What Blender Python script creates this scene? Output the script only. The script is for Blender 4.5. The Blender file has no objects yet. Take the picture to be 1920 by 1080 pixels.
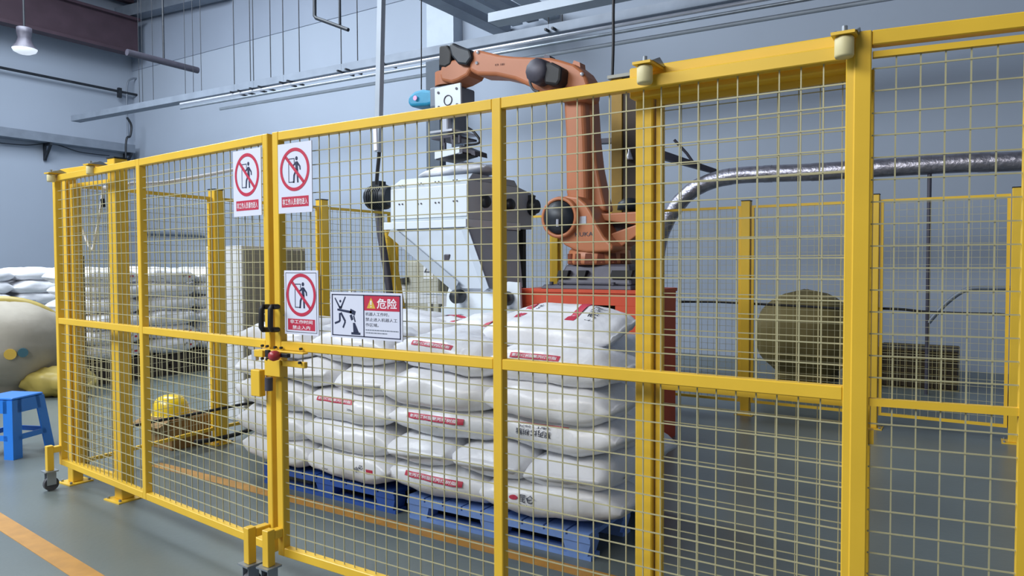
import bpy, math, random
from mathutils import Vector, Matrix, noise
random.seed(7)
SC = bpy.context.scene
COL = SC.collection
R = math.radians
# ------------------------------------------------------------------ camera
F_PX, YAW, PITCH, ROLL = 1362.8, 0.5716, -0.03332, -0.004405
CAM = Vector((0.0, -2.2, 1.4974))
def cam_axes():
    cy, sy, cp, sp = math.cos(YAW), math.sin(YAW), math.cos(PITCH), math.sin(PITCH)
    f = Vector((-sy*cp, cy*cp, sp)); r = Vector((cy, sy, 0)); u = r.cross(f)
    cr, sr = math.cos(ROLL), math.sin(ROLL)
    return cr*r+sr*u, -sr*r+cr*u, f
CR, CU, CF = cam_axes()
cd = bpy.data.cameras.new('camera'); cam = bpy.data.objects.new('camera', cd); COL.objects.link(cam)
cd.sensor_width = 36; cd.lens = F_PX*36/1920; cd.clip_start = .05; cd.clip_end = 200
cam.matrix_world = Matrix(((CR.x, CU.x, -CF.x, CAM.x), (CR.y, CU.y, -CF.y, CAM.y), (CR.z, CU.z, -CF.z, CAM.z), (0, 0, 0, 1)))
SC.camera = cam
# ------------------------------------------------------------------ light and exposure
SC.view_settings.view_transform = 'Standard'; SC.view_settings.look = 'None'
SC.view_settings.gamma = 1; SC.view_settings.use_curve_mapping = False
SC.view_settings.exposure = 0.0
W = bpy.data.worlds.new('daylight'); SC.world = W; W.use_nodes = True
bg = W.node_tree.nodes['Background']; bg.inputs[0].default_value = (0.66, 0.80, 1.0, 1); bg.inputs[1].default_value = 0.8
def area(name, loc, target, sx, sy, power, col):
    l = bpy.data.lights.new(name, 'AREA'); l.shape = 'RECTANGLE'; l.size = sx; l.size_y = sy; l.energy = power; l.color = col
    o = bpy.data.objects.new(name, l); COL.objects.link(o); o.location = loc
    o.rotation_euler = (Vector(target)-Vector(loc)).to_track_quat('-Z', 'Y').to_euler(); return o
area('skylight_front_light', (-10.0, -5.5, 8.6), (-6.5, 3.0, 0.5), 10, 3.5, 2100, (0.86, 0.93, 1.0))
area('skylight_far_light', (-12.5, 3.5, 9.0), (-12.5, 4.0, 0.0), 9, 3, 1300, (0.82, 0.91, 1.0))
area('added_fence_fill', (-2.5, -6.0, 6.0), (-1.5, 0.0, 1.4), 3, 2, 260, (1.0, 0.95, 0.86))  # added unseen lamp that brightens the fence near the camera

# ------------------------------------------------------------------ helpers
def at(px, py, y=None, z=None, x=None):
    v = CF + CR*((px-960)/F_PX) - CU*((py-540)/F_PX)
    t = (y-CAM.y)/v.y if y is not None else (z-CAM.z)/v.z if z is not None else (x-CAM.x)/v.x
    return CAM + v*t
def lin(h):
    h = h.lstrip('#'); c = [int(h[i:i+2], 16)/255 for i in (0, 2, 4)]
    return tuple(x/12.92 if x <= .04045 else ((x+.055)/1.055)**2.4 for x in c)
def mat(name, hexc, rough=.5, metal=0.0, var=.10, scale=6.0, bump=0.0, bscale=60.0, second=None, spec=.5, sub=0.0):
    m = bpy.data.materials.new(name); m.use_nodes = True; nt = m.node_tree; b = nt.nodes['Principled BSDF']
    c = lin(hexc)
    tc = nt.nodes.new('ShaderNodeTexCoord'); n = nt.nodes.new('ShaderNodeTexNoise')
    n.inputs['Scale'].default_value = scale; n.inputs['Detail'].default_value = 5
    nt.links.new(tc.outputs['Object'], n.inputs['Vector'])
    rp = nt.nodes.new('ShaderNodeValToRGB'); rp.color_ramp.elements[0].position = .32; rp.color_ramp.elements[1].position = .68
    c2 = lin(second) if second else tuple(min(1, v*(1+var)) for v in c)
    c1 = c if second else tuple(v*(1-var) for v in c)
    rp.color_ramp.elements[0].color = (*c1, 1); rp.color_ramp.elements[1].color = (*c2, 1)
    nt.links.new(n.outputs['Fac'], rp.inputs['Fac']); nt.links.new(rp.outputs['Color'], b.inputs['Base Color'])
    b.inputs['Roughness'].default_value = rough; b.inputs['Metallic'].default_value = metal
    b.inputs['Specular IOR Level'].default_value = spec
    if sub: b.inputs['Subsurface Weight'].default_value = sub; b.inputs['Subsurface Radius'].default_value = (.03, .03, .03)
    if bump:
        n2 = nt.nodes.new('ShaderNodeTexNoise'); n2.inputs['Scale'].default_value = bscale; n2.inputs['Detail'].default_value = 4
        nt.links.new(tc.outputs['Object'], n2.inputs['Vector'])
        bp = nt.nodes.new('ShaderNodeBump'); bp.inputs['Strength'].default_value = bump; bp.inputs['Distance'].default_value = .02
        nt.links.new(n2.outputs['Fac'], bp.inputs['Height']); nt.links.new(bp.outputs['Normal'], b.inputs['Normal'])
    return m
def emis(name, hexc, s):
    m = mat(name, hexc); b = m.node_tree.nodes['Principled BSDF']; b.inputs['Emission Color'].default_value = (*lin(hexc), 1); b.inputs['Emission Strength'].default_value = s; return m
YEL = mat('yellow_enamel', 'E8BD38', .42, 0, .06, 3)
WIRE = mat('pale_yellow_wire', 'B3AD88', .45, .1, .08, 4)
WHITEP = mat('nylon_roller', 'D9CFA0', .5, 0, .05)
STEEL = mat('galvanised_steel', '9AA3AD', .35, .6, .12, 8)
DARK = mat('dark_motor_paint', '23282F', .45, .1, .25, 10)
BLACK = mat('black_rubber', '1B1A1C', .55, 0, .2)
RUB = mat('grey_rubber', '4A4A50', .6, 0, .1)
WALLM = mat('painted_plaster_wall', '9FA9B8', .85, 0, .04, .35, .05, 9)
WALLU = mat('upper_wall_band', '939DAE', .7, 0, .06, .4)
FLOORM = mat('epoxy_floor', '697271', .32, 0, .10, .8, .04, 30)
ORANGEL = mat('worn_orange_line_paint', 'B9863A', .55, 0, .12, 9)
CEILM = mat('ceiling_sheet', '565468', .8, 0, .08, 2)
BROWN = mat('brown_steel_beam', '4B3A44', .6, 0, .12, 3)
GREYM = mat('grey_painted_steel', '7E8794', .5, .2, .10, 4)
LGREY = mat('light_grey_steel', 'A9B3BF', .5, .1, .06, 3)
BAG = mat('white_woven_plastic', 'ECEDF2', .32, 0, .02, 4, .35, 11, sub=.08)
BAGF = mat('white_plastic_film', 'D5D9E2', .4, 0, .06, 3, .4, 7)
RED = mat('red_print', 'C2334E', .45, 0, .05)
INK = mat('dark_print', '3B3E4C', .5, 0, .05)
WHT = mat('white_print', 'F2EEF6', .5, 0, .02)
SIGNW = mat('white_sign_board', 'DDE1F3', .35, 0, .02, 2)
SIGNB = mat('navy_print', '2C3350', .5, 0, .05)
GOLD = mat('yellow_print', 'D8B24A', .5, 0, .05)
KORANGE = mat('orange_robot_paint', 'B5704A', .45, 0, .07, 3)
REDST = mat('red_orange_steel', 'C94C2E', .5, 0, .08, 3)
CAST = mat('dark_grey_casting', '4C4A55', .5, .2, .15, 8)
HOP = mat('pale_blue_grey_steel', 'C4CED6', .45, .1, .05, 3)
HOPW = mat('white_enamel', 'DDE6EE', .4, 0, .03, 3)
BLUE = mat('blue_pallet_plastic', '2F56A6', .45, 0, .10, 5)
BLUEW = mat('pale_blue_pallet_plastic', '7697D6', .45, 0, .12, 6)
STOOLB = mat('bright_blue_plastic', '2A7FE2', .35, 0, .05, 3)
FOIL = mat('crinkled_aluminium_foil', 'A3A1AC', .36, .8, .15, 12, .6, 16)
SACK = mat('beige_woven_sack', 'A39C8E', .7, 0, .12, 2.5, .3, 8)
SACKY = mat('yellow_sack_liner', 'AE9A4C', .5, 0, .12, 3)
SACKB = mat('olive_brown_sack', '6E6136', .75, 0, .18, 2.5, .3, 8)
CRATE = mat('dark_brown_crate', '3A2F1C', .7, 0, .2, 8)
CARD = mat('brown_cardboard', '8B6A3C', .8, 0, .10, 6)
HAT = mat('yellow_helmet_plastic', 'E6C320', .25, 0, .04, 3)
ROPE = mat('white_rope', 'D8D6D6', .7, 0, .08, 20)
TEAL = mat('teal_plastic', '2B8FB5', .4, 0, .12, 5)
SILV = mat('bright_bare_metal', 'D9DCE6', .25, .5, .06, 6)
BEIGE = mat('beige_cabinet_paint', 'A9A89C', .6, 0, .06, 3)
CABW = mat('pale_cabinet_paint', 'D2D4D8', .5, 0, .04, 3)
CABG = mat('grey_cabinet_door', '8A8A86', .5, 0, .06, 3)
LAMPM = emis('lamp_diffuser', 'E8EEF6', .6)
PALDK = mat('dark_wood_pallet', '3B3430', .8, 0, .15, 10)

ORIG = {}
class MB:
    def __init__(s): s.v = []; s.f = []; s.sm = []
    def add(s, vs, fs, smooth=False):
        n = len(s.v); s.v += [Vector(v) for v in vs]; s.f += [tuple(i+n for i in f) for f in fs]; s.sm += [smooth]*len(fs); return s
    def hexa(s, p):
        return s.add(p, [(3, 2, 1, 0), (4, 5, 6, 7), (0, 1, 5, 4), (1, 2, 6, 5), (2, 3, 7, 6), (3, 0, 4, 7)])
    def box(s, x0, x1, y0, y1, z0, z1, T=None):
        p = [(x0, y0, z0), (x1, y0, z0), (x1, y1, z0), (x0, y1, z0), (x0, y0, z1), (x1, y0, z1), (x1, y1, z1), (x0, y1, z1)]
        if T: p = [T(*q) for q in p]
        return s.hexa(p)
    def bar(s, a, b, w, h=None, up=(0, 0, 1), w1=None, h1=None):
        a = Vector(a); b = Vector(b); h = h or w; w1 = w1 or w; h1 = h1 or h; d = (b-a).normalized(); up = Vector(up)
        if abs(d.dot(up)) > .98: up = Vector((0, 1, 0))
        sd = d.cross(up).normalized(); u = sd.cross(d)
        q = lambda c, ww, hh: [c-sd*ww/2-u*hh/2, c+sd*ww/2-u*hh/2, c+sd*ww/2+u*hh/2, c-sd*ww/2+u*hh/2]
        return s.hexa(q(a, w, h)+q(b, w1, h1))
    def tube(s, pts, r, n=10, caps=True, smooth=True, rs=None):
        pts = [Vector(p) for p in pts]; base = []; m = len(pts); ref = None
        for i, p in enumerate(pts):
            d = (pts[min(i+1, m-1)]-pts[max(i-1, 0)]).normalized()
            if ref is None: ref = d.orthogonal().normalized()
            ref = (ref-d*ref.dot(d)).normalized(); b2 = d.cross(ref); rr = rs[i] if rs else r
            base.append([p+ref*math.cos(2*math.pi*k/n)*rr+b2*math.sin(2*math.pi*k/n)*rr for k in range(n)])
        vs = [v for ring in base for v in ring]
        fs = [(i*n+k, i*n+(k+1) % n, (i+1)*n+(k+1) % n, (i+1)*n+k) for i in range(m-1) for k in range(n)]
        s.add(vs, fs, smooth)
        if caps: s.add(base[0], [tuple(range(n))[::-1]]); s.add(base[-1], [tuple(range(n))])
        return s
    def cyl(s, a, b, r, n=16, r1=None): return s.tube([a, b], r, n, rs=[r, r1 if r1 is not None else r])
    def prism(s, pts, off):       # planar outline pushed along a vector
        off = Vector(off); n = len(pts); pts = [Vector(p) for p in pts]
        return s.add(pts+[p+off for p in pts], [tuple(range(n))[::-1], tuple(range(n, 2*n))]+[(i, (i+1) % n, (i+1) % n+n, i+n) for i in range(n)])
    def lathe(s, prof, c, ax='z', n=20):
        c = Vector(c); vs = []; m = len(prof)
        for r, h in prof:
            for k in range(n):
                a = 2*math.pi*k/n; x, y = r*math.cos(a), r*math.sin(a)
                vs.append(c+(Vector((x, y, h)) if ax == 'z' else Vector((x, h, y)) if ax == 'y' else Vector((h, x, y))))
        return s.add(vs, [(i*n+k, i*n+(k+1) % n, (i+1)*n+(k+1) % n, (i+1)*n+k) for i in range(m-1) for k in range(n)], True)
    def build(s, name, m, parent=None, local=False, bevel=0, seg=1, fix=True):
        me = bpy.data.meshes.new(name); o = bpy.data.objects.new(name, me)
        g = Vector((0, 0, 0))
        if parent is not None:
            g = ORIG.get(parent.name, Vector((0, 0, 0)))
            o.parent = parent
        vs = s.v if local else [v-g for v in s.v]
        if parent is None and not local:
            xs = [v.x for v in vs]; ys = [v.y for v in vs]; zs = [v.z for v in vs]
            g = Vector(((min(xs)+max(xs))/2, (min(ys)+max(ys))/2, min(zs))); vs = [v-g for v in vs]; o.location = g
        me.from_pydata([tuple(v) for v in vs], [], s.f)
        for p, k in zip(me.polygons, s.sm): p.use_smooth = k
        me.materials.append(m); COL.objects.link(o)
        if fix:
            import bmesh
            bm = bmesh.new(); bm.from_mesh(me); bmesh.ops.recalc_face_normals(bm, faces=bm.faces); bm.to_mesh(me); bm.free()
        if bevel:
            b = o.modifiers.new('bevel', 'BEVEL'); b.width = bevel; b.segments = seg; b.limit_method = 'ANGLE'; b.angle_limit = R(35)
        ORIG[o.name] = g
        return o
def thing(name, label, cat, loc, group=None, rz=0):
    o = bpy.data.objects.new(name, None); o.empty_display_size = .1; COL.objects.link(o); o.location = loc; o.rotation_euler.z = rz
    ORIG[o.name] = Vector(loc); return tag(o, label, cat, group)
def tag(o, label=None, cat=None, group=None, kind=None):
    if label: o['label'] = label
    if cat: o['category'] = cat
    if group: o['group'] = group
    if kind: o['kind'] = kind
    return o
def struct(name, mb, m, **k): return tag(mb.build(name, m, **k), kind='structure')
def stuff(o): o['kind'] = 'stuff'; return o
def dup(root, loc, rz, label, group=None):
    r = root.copy(); COL.objects.link(r); r.location = loc; r.rotation_euler = root.rotation_euler; r.rotation_euler.z = rz; r['label'] = label
    if group: r['group'] = group
    for ch in list(root.children):
        c = ch.copy(); COL.objects.link(c); c.parent = r
        for g in list(ch.children):
            d = g.copy(); COL.objects.link(d); d.parent = c
    return r
def catmull(ps, n=8):
    ps = [Vector(p) for p in ps]; q = [ps[0]]+ps+[ps[-1]]; out = []
    for i in range(1, len(q)-2):
        for k in range(n):
            t = k/n; a, b, c, d = q[i-1:i+3]
            out.append(.5*((2*b)+(c-a)*t+(2*a-5*b+4*c-d)*t*t+(3*b-a-3*c+d)*t**3))
    out.append(ps[-1]); return out
_txt = {}
def text_geo(body, size, bold=.0, res=3):
    key = (body, size, bold)
    if key in _txt: return _txt[key]
    c = bpy.data.curves.new('t', 'FONT'); c.body = body; c.size = size; c.align_x = 'CENTER'; c.align_y = 'CENTER'; c.offset = bold*size; c.resolution_u = res
    o = bpy.data.objects.new('t', c); COL.objects.link(o); bpy.context.view_layer.update()
    me = bpy.data.meshes.new_from_object(o.evaluated_get(bpy.context.evaluated_depsgraph_get()))
    vs = [v.co.copy() for v in me.vertices]; fs = [tuple(p.vertices) for p in me.polygons]
    bpy.data.objects.remove(o); bpy.data.curves.remove(c); bpy.data.meshes.remove(me)
    if vs:
        cx = (min(v.x for v in vs)+max(v.x for v in vs))/2; cy = (min(v.y for v in vs)+max(v.y for v in vs))/2
        vs = [Vector((v.x-cx, v.y-cy, 0)) for v in vs]
    _txt[key] = (vs, fs); return vs, fs
def put_text(mb, body, size, fn, cx=0, cz=0, w=None, h=None, bold=.01, rot=0):
    vs, fs = text_geo(body, size, bold)
    if not vs: return mb
    sx = w/(max(v.x for v in vs)-min(v.x for v in vs)) if w else 1; sy = h/(max(v.y for v in vs)-min(v.y for v in vs)) if h else (sx if w else 1)
    c, s = math.cos(rot), math.sin(rot)
    return mb.add([fn(cx+v.x*sx*c-v.y*sy*s, cz+v.x*sx*s+v.y*sy*c) for v in vs], fs)

# ------------------------------------------------------------------ room shell
XL, YB, ZC = -20.3, 9.5, 9.3
struct('floor', MB().box(XL, 6.75, -9, YB, -.2, 0), FLOORM)
struct('wall_back', MB().box(XL, 6.75, YB, YB+.25, 0, ZC), WALLM)
struct('wall_left', MB().box(XL-.25, XL, -9, YB+.25, 0, ZC), WALLM)
struct('trim_1', MB().box(XL, 6.75, YB-.02, YB, 7.0, ZC), WALLU)  # thin, slightly darker band across the upper back wall
struct('wall_right', MB().box(6.5, 6.75, -9, YB+.25, 0, ZC), WALLM)
struct('wall_front', MB().box(XL-.25, 6.75, -9.25, -9, 0, ZC), WALLM)
struct('ceiling', MB().box(XL-.25, 6.75, -9, YB+.25, ZC, ZC+.15), CEILM)
# wall column above the tray, dark column below it
struct('trim_2', MB().box(at(803, 60, y=YB-.25).x, at(853, 60, y=YB-.25).x, YB-.3, YB, 0, ZC), LGREY)
# floor lines
tag(MB().box(-5.2, -1.0, .86, .955, 0, .002).build('floor_line', ORANGEL), 'worn orange line on the floor just in front of the blue pallets', 'floor marking')
l = MB(); l.prism([(-8, .09, .0), (0.5, -.76, .0), (0.5, -.86, .0), (-8, -.02, .0)], (0, 0, .002))
tag(l.build('floor_line', ORANGEL), 'orange line on the open floor at the lower left, outside the yellow fence', 'floor marking')
# roof members and crane beam
t = thing('crane_beam', 'dark brown steel I-beam high along the left wall', 'beam', (-19.4, -8.5, 7.2))
MB().box(-19.52, -19.48, -8.5, 9.2, 7.30, 8.15).build('web', BROWN, t)
MB().box(-19.66, -19.34, -8.5, 9.2, 7.22, 7.30).build('flange', BROWN, t)
MB().box(-19.66, -19.34, -8.5, 9.2, 8.15, 8.22).build('flange', BROWN, t)
tag(MB().bar(at(180, 40, y=9.2), at(420, -18, y=9.2), .35, .3).build('roof_beam', GREYM), 'grey roof beam along the top of the far wall, above the crane beam end', 'beam')
for i, x in enumerate((-19.9, -17.0)):
    y = 6.2
    tag(MB().box(x-.1, x+.1, -8, 9.3, 8.75, 8.95).build('roof_purlin', BROWN), ['dark purlin under the ceiling above the brown crane beam', 'dark purlin under the ceiling right of the crane beam end'][i], 'beam')
t = thing('hanging_pipe', 'thick dark pipe hung on a rod right of the brown beam end', 'pipe', at(240, 97, x=-15))
MB().cyl(at(238, 98, x=-15), at(371, 132, x=-15), .07, 12).build('pipe', CAST, t)
p = at(307, 110, x=-15); MB().cyl(p, (p.x, p.y, ZC), .022, 6).build('hanger_rod', DARK, t)
# wall duct and pipe on the left wall
t = thing('wall_duct', 'grey rectangular duct running along the left wall on brackets', 'duct', (-20.2, 0, 4.6))
MB().box(-20.28, -19.9, -5, 9.3, 4.64, 4.86).build('duct', GREYM, t)
for px in (95, 245):
    q = at(px, 283, x=-19.95)
    b = MB(); b.bar((-20.2, q.y, 4.6), (-19.9, q.y, 4.6), .06); b.bar((-20.25, q.y, 4.2), (-20.25, q.y, 4.64), .06); b.bar((-20.25, q.y, 4.22), (-19.92, q.y, 4.6), .05)
    b.build('bracket', DARK, t)
t = thing('wall_pipe', 'thin dark pipe high on the left wall above the duct', 'pipe', (-20.2, 0, 6.3))
MB().cyl((-20.1, -5, 6.36), (-20.1, 9.9, 6.31), .035, 8).build('pipe', DARK, t)
q = at(238, 176, x=-20.1)
MB().tube(catmull([q+Vector((0, 0, -1.2)), q+Vector((0, 0, .1)), q+Vector((.0, .15, .45)), q+Vector((0, .6, .45)), q+Vector((0, .75, .1)), q+Vector((0, .75, -.9))], 6), .025, 6).build('pipe_loop', GREYM, t)
MB().bar(at(224, 165, x=-20.1), at(224, 183, x=-20.1), .09).build('clamp', DARK, t)
tag(MB().tube(catmull([at(238, 220, x=-19.5), at(246, 235, x=-19.5), at(244, 255, x=-19.5), at(236, 272, x=-19.5), at(238, 400, x=-19.5), at(239, 560, x=-19.5), (at(239, 560, x=-19.5).x, at(239, 560, x=-19.5).y, 0)], 6), .03, 6).build('drop_cable', DARK), 'dark cable dropping down the left corner behind the fence top', 'cable')
tag(MB().tube(catmull([at(0, 268, x=-20.2), at(50, 272, x=-20.2), at(100, 270, x=-20.2), at(150, 285, x=-20.2), at(205, 292, x=-20.2)], 6), .012, 5).build('wall_cable', DARK), 'thin cable sagging below the duct on the left wall', 'cable')
# bell lamp
c = at(46, 82, x=-15.5)
t = thing('bell_lamp', 'grey bell shaped industrial lamp at the far upper left', 'lamp', c)
MB().lathe([(.0, .30), (.13, .30), (.13, .20), (.11, .10), (.14, .0), (.22, -.10)], c).build('shade', CAST, t)
MB().lathe([(.215, -.10), (.19, -.15), (.11, -.19), (0, -.20)], c).build('diffuser', LAMPM, t)
MB().cyl(c+Vector((0, 0, .3)), (c.x, c.y, ZC), .02, 6).build('stem', DARK, t)

# ---- suspended cable tray parallel to the back wall
TY = 7.0
def tl(px, py, y=TY): return at(px, py, y=y)
a, b = tl(142, 228), tl(1440, -8); xr = 3.0
def zt(x, z0, z1): return z0+(z1-z0)*(x-a.x)/(b.x-a.x)
t = thing('cable_tray', 'long grey cable tray hung on rods before the back wall', 'cable tray', (a.x, TY, a.z))
d = (b-a); e = a+d*((xr-a.x)/d.x)
MB().bar(a, e, .20, .02).build('tray_floor', GREYM, t)
MB().bar(a+Vector((0, -.10, .06)), e+Vector((0, -.10, .06)), .015, .13).build('side_rail', GREYM, t)
MB().bar(a+Vector((0, .10, .04)), e+Vector((0, .10, .04)), .015, .10).build('side_rail', GREYM, t)
rng = random.Random(3)
def conduit(o, oz, r, m, label, x0=a.x):
    pa = a+d*((x0-a.x)/d.x)
    tag(MB().cyl(pa+Vector((0, o, oz)), e+Vector((0, o, oz)), r, 8).build('conduit', m), label, 'pipe')
conduit(-.12, -.075, .028, SILV, 'bright silver pipe just below the cable tray, upper of two', -14)
conduit(-.12, -.165, .024, STEEL, 'bright silver pipe below the cable tray, lower of two', -14)
conduit(.1, -.24, .03, LGREY, 'pale bar drawn for the tray shadow, behind and below the silver pipes', -13)  # pale bar stands in for the shadow below the tray
RODS = [(448, 462), (484, 500), (540, 554), (648, 663), (728, 728), (1035, 1048)]
for i, (p0, p1) in enumerate(RODS):
    r = MB()
    for px in sorted({p0, p1}):
        q = tl(px, 165-.198*(px-480)); r.cyl((q.x, TY+(-.10 if px == p0 else .10), q.z-.02), (q.x, TY+(-.10 if px == p0 else .10), ZC), .009, 6)
        r.bar((q.x-.0, TY-.2, q.z-.05), (q.x, TY+.2, q.z-.05), .03)
    r.build('hanger_rod', DARK, t)
for i, px in enumerate((262, 268, 288, 348, 363, 378)):
    q = tl(px, 190-.198*(px-262)+10)
    MB().cyl((q.x, TY, q.z), (q.x, TY, ZC), .006, 5).build('hanger_rod', DARK, t)
# second tray, above and to the right
q0, q1 = at(925, 38, y=6.2), at(1150, -9, y=6.2)
tag(MB().bar(q0, q0+(q1-q0)*2.2, .26, .12).build('cable_tray', LGREY), 'pale flat tray crossing above the cable tray at top centre', 'cable tray')
for i, (x0, y0, x1, y1, w, h, m, lab) in enumerate([
        (800, -12, 962, 66, .30, .16, GREYM, 'grey trunking running towards the back wall at top centre, leftmost of four'),
        (850, -18, 985, 50, .22, .10, LGREY, 'grey trunking running towards the back wall at top centre, second from the left'),
        (905, -14, 1012, 42, .22, .10, GREYM, 'grey trunking running towards the back wall at top centre, third from the left'),
        (960, -16, 1050, 40, .26, .10, LGREY, 'grey trunking running towards the back wall at top centre, rightmost of four')]):
    zz = 5.9+.03*i
    pa = at(x0, y0, z=zz); pb = at(x1, y1, z=zz); dv = (pb-pa)
    tag(MB().bar(pa-dv*.6, pb-dv*.12, w, h).build('trunking', m), lab, 'cable tray')
# small bent rod
tag(MB().tube([at(590, -20, y=6.0), at(590, 30, y=6.0), at(593, 34, y=6.0), at(653, 56, y=6.0)], .03, 8).build('bent_pipe', DARK), 'bent dark pipe ending in mid air above the cable tray', 'pipe')
tag(MB().cyl(at(637, 46, y=6.0), at(637, -20, y=6.0), .02, 6).build('hanger_rod', DARK), 'thin dark rod holding the bent dark pipe', 'rod')
# hanging power conduit
t = thing('power_conduit', 'grey square conduit hanging from the roof left of the hopper', 'conduit', at(712, 285, y=2.9))
pt, pb = at(716, -40, y=2.9), at(709, 285, y=2.9)
MB().bar(pt, pb, .055, .055).build('channel', LGREY, t)
MB().bar(at(703, 225, y=2.87), at(705, 282, y=2.87), .04, .02).build('outlet', WHT, t)
MB().tube(catmull([at(713, 235, y=2.92), at(711, 285, y=2.92), at(708, 320, y=2.95), at(706, 345, y=3.0)], 6), .018, 6).build('cable', BLACK, t)
tag(MB().tube(catmull([at(1151, -30, y=5.6), at(1150, 30, y=5.6), at(1150, 80, y=5.6), at(1148, 150, y=5.6)], 6), .018, 6).build('hanging_cable', BLACK), 'thin black cable hanging down to the yellow column behind the robot', 'cable')
# dark steel column behind the gripper
q0, q1 = at(799, 200, y=6.6), at(824, 200, y=6.6)
tag(MB().box(q0.x, q1.x, 6.6, 6.75, 0, at(810, 114, y=6.6).z).build('steel_column', mat('slate_blue_steel', '47525F', .6, 0, .08)), 'dark slate steel column standing behind the robot gripper', 'column')

# ------------------------------------------------------------------ fence pieces
TW = .04
def wires(mb, T, s0, s1, z0, z1, d, cell=.0611, sp=None, zp=None, r=.0019):
    n = max(2, round((s1-s0)/cell)); 
    for i in range(1, n):
        s = s0+(s1-s0)*i/n; mb.box(s-r, s+r, d-r, d+r, z0, z1, T)
    z = z0+.058
    while z < z1-.01:
        mb.box(s0, s1, d-2*r, d-r*.2, z-r, z+r, T); z += .0605
    return mb
def frameT(ox, oy, ang):
    c, s = math.cos(ang), math.sin(ang)
    return lambda u, dd, z: (ox+u*c-dd*s, oy+u*s+dd*c, z)
H_T, H_M, H_B = 2.057, 1.1496, .1977
def caster(t, T, u, d):
    # tube foot with swivel caster
    fr = MB(); fr.box(u-.02, u+.02, d-.02, d+.02, .135, .30, T); fr.build('caster_post', YEL, t, bevel=.002)
    pl = MB(); pl.box(u-.04, u+.04, d-.04, d+.04, .127, .135, T)
    for k in (-1, 1): pl.box(u+k*.022-.002, u+k*.022+.002, d-.025, d+.03, .04, .13, T)
    c = pl.build('caster_fork', STEEL, t)
    a0, b0 = Vector(T(u-.015, d+.005, .045)), Vector(T(u+.015, d+.005, .045))
    MB().cyl(a0, b0, .045, 18).build('wheel', RUB, c)
def leaf(label, T, us, us_w, ends, org):
    t = thing('gate_leaf', label, 'gate', org)
    for u in us: MB().box(u, u+TW, 0, TW, .158, H_T+TW, T).build('stile', YEL, t, bevel=.003)
    for (u0, u1) in [(us[0]+TW, us[-1])]:
        for z in (H_T, H_M-TW, H_B-TW):
            segs = [(us[i]+TW, us[i+1]) for i in range(len(us)-1)]
            for (p, q) in segs: MB().box(p, q, .001, TW-.001, z, z+TW, T).build('rail', YEL, t, bevel=.003)
    for i in range(len(us)-1):
        for z0, z1 in ((H_B, H_M-TW), (H_M, H_T)):
            stuff(wires(MB(), T, us[i]+TW, us[i+1], z0, z1, TW*.5).build('wire_mesh', WIRE, t, fix=False))
    return t
X3 = -2.7063
A0 = -.0939
TL = frameT(X3, 0, A0)
LL = leaf('left sliding gate leaf of yellow tube and mesh, on casters, with one square sign', TL, [-5.2175-X3, -4.0289-X3, -2.7837-X3], 0, 0, (-4.0, .15, 0))
TR = frameT(0, 0, 0)
RL = leaf('right sliding gate leaf of yellow tube and mesh carrying three signs and the lock', TR, [-2.7063, -1.5010, -.318], 0, 0, (-1.6, 0, 0))
# outrigger brackets with casters
for (t, T, u, k) in ((LL, TL, -5.2175-X3+.02, 0), (LL, TL, -2.7837-X3-.0, 1), (RL, TR, -2.69, 2)):
    ln = (.045, .075, .045)[k]
    b = MB(); b.box(u-.02, u+.02, -ln, 0, .25, .29, T); b.build('outrigger', YEL, t, bevel=.003)
    caster(t, T, u, -ln-.02)
# posts
def post(name, x, y, h, label, group=None, w=.06, T=None, lean=None):
    t = thing(name, label, 'post', (x, y, 0), group)
    MB().box(-w/2, w/2, -w/2, w/2, .008, h).build('tube', YEL, t, local=True, bevel=.004)
    MB().box(-w/2-.002, w/2+.002, -w/2-.002, w/2+.002, h, h+.008).build('cap', DARK, t, local=True)
    p = MB().box(-w/2-.045, w/2+.045, -w/2-.045, w/2+.045, 0, .008).build('base_plate', YEL, t, local=True)
    bm = MB()
    for sx in (-1, 1):
        for sy in (-1, 1): bm.cyl((sx*(w/2+.025), sy*(w/2+.025), .008), (sx*(w/2+.025), sy*(w/2+.025), .022), .009, 6)
    bm.build('anchor_bolt', STEEL, p, local=True)
    return t
post('fence_post', -5.25, .36, 2.10, 'front left corner post of the yellow fence, beside the blue stool', w=.07)
post('fence_post', -4.60, .34, 2.17, 'front fence post standing behind the left gate leaf on a bolted foot plate', w=.085)
post('fence_post', -.948, .12, 2.12, 'thick yellow fence post behind the right gate leaf, in front of the robot', w=.060)
for y, lab in ((1.576, 'yellow side fence post beside the pale cabinet'), (2.74, 'yellow side fence post behind the danger sign and the left signs')):
    post('fence_post', -5.36, y, 2.12, lab, w=.085)
a1, b1 = at(723, 424, y=3.75), at(747, 562, y=3.75); dd = (a1-b1).normalized(); foot = b1-dd*(b1.z/dd.z)
t = thing('fence_post', 'yellow side fence post leaning slightly beside the dark hose', 'post', foot)
MB().bar(foot+Vector((0, 0, .01)), a1, .085).build('tube', YEL, t, bevel=.004); MB().bar(a1, a1+dd*.008, .088).build('cap', DARK, t)
tag(MB().tube(catmull([at(709, 392, y=3.6), at(714, 440, y=3.6), at(724, 500, y=3.6), at(733, 570, y=3.6), at(738, 640, y=3.6)], 6), .04, 10).build('dark_hose', GREYM if False else CAST), 'thick dark hose rising beside the leaning fence post', 'hose')
BX = [-5.36, -4.07, -3.0, -1.93, -.80, .26, 1.33]
BL = ['yellow back fence post in the far left corner of the cage', 'yellow back fence post seen between the hopper and the robot', 'yellow back fence post hidden behind the robot',
      'yellow back fence post left of the olive brown sack', 'yellow back fence post right of the olive brown sack', 'yellow back fence post at the right edge near the frame', 'yellow back fence post beyond the right edge']
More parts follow.
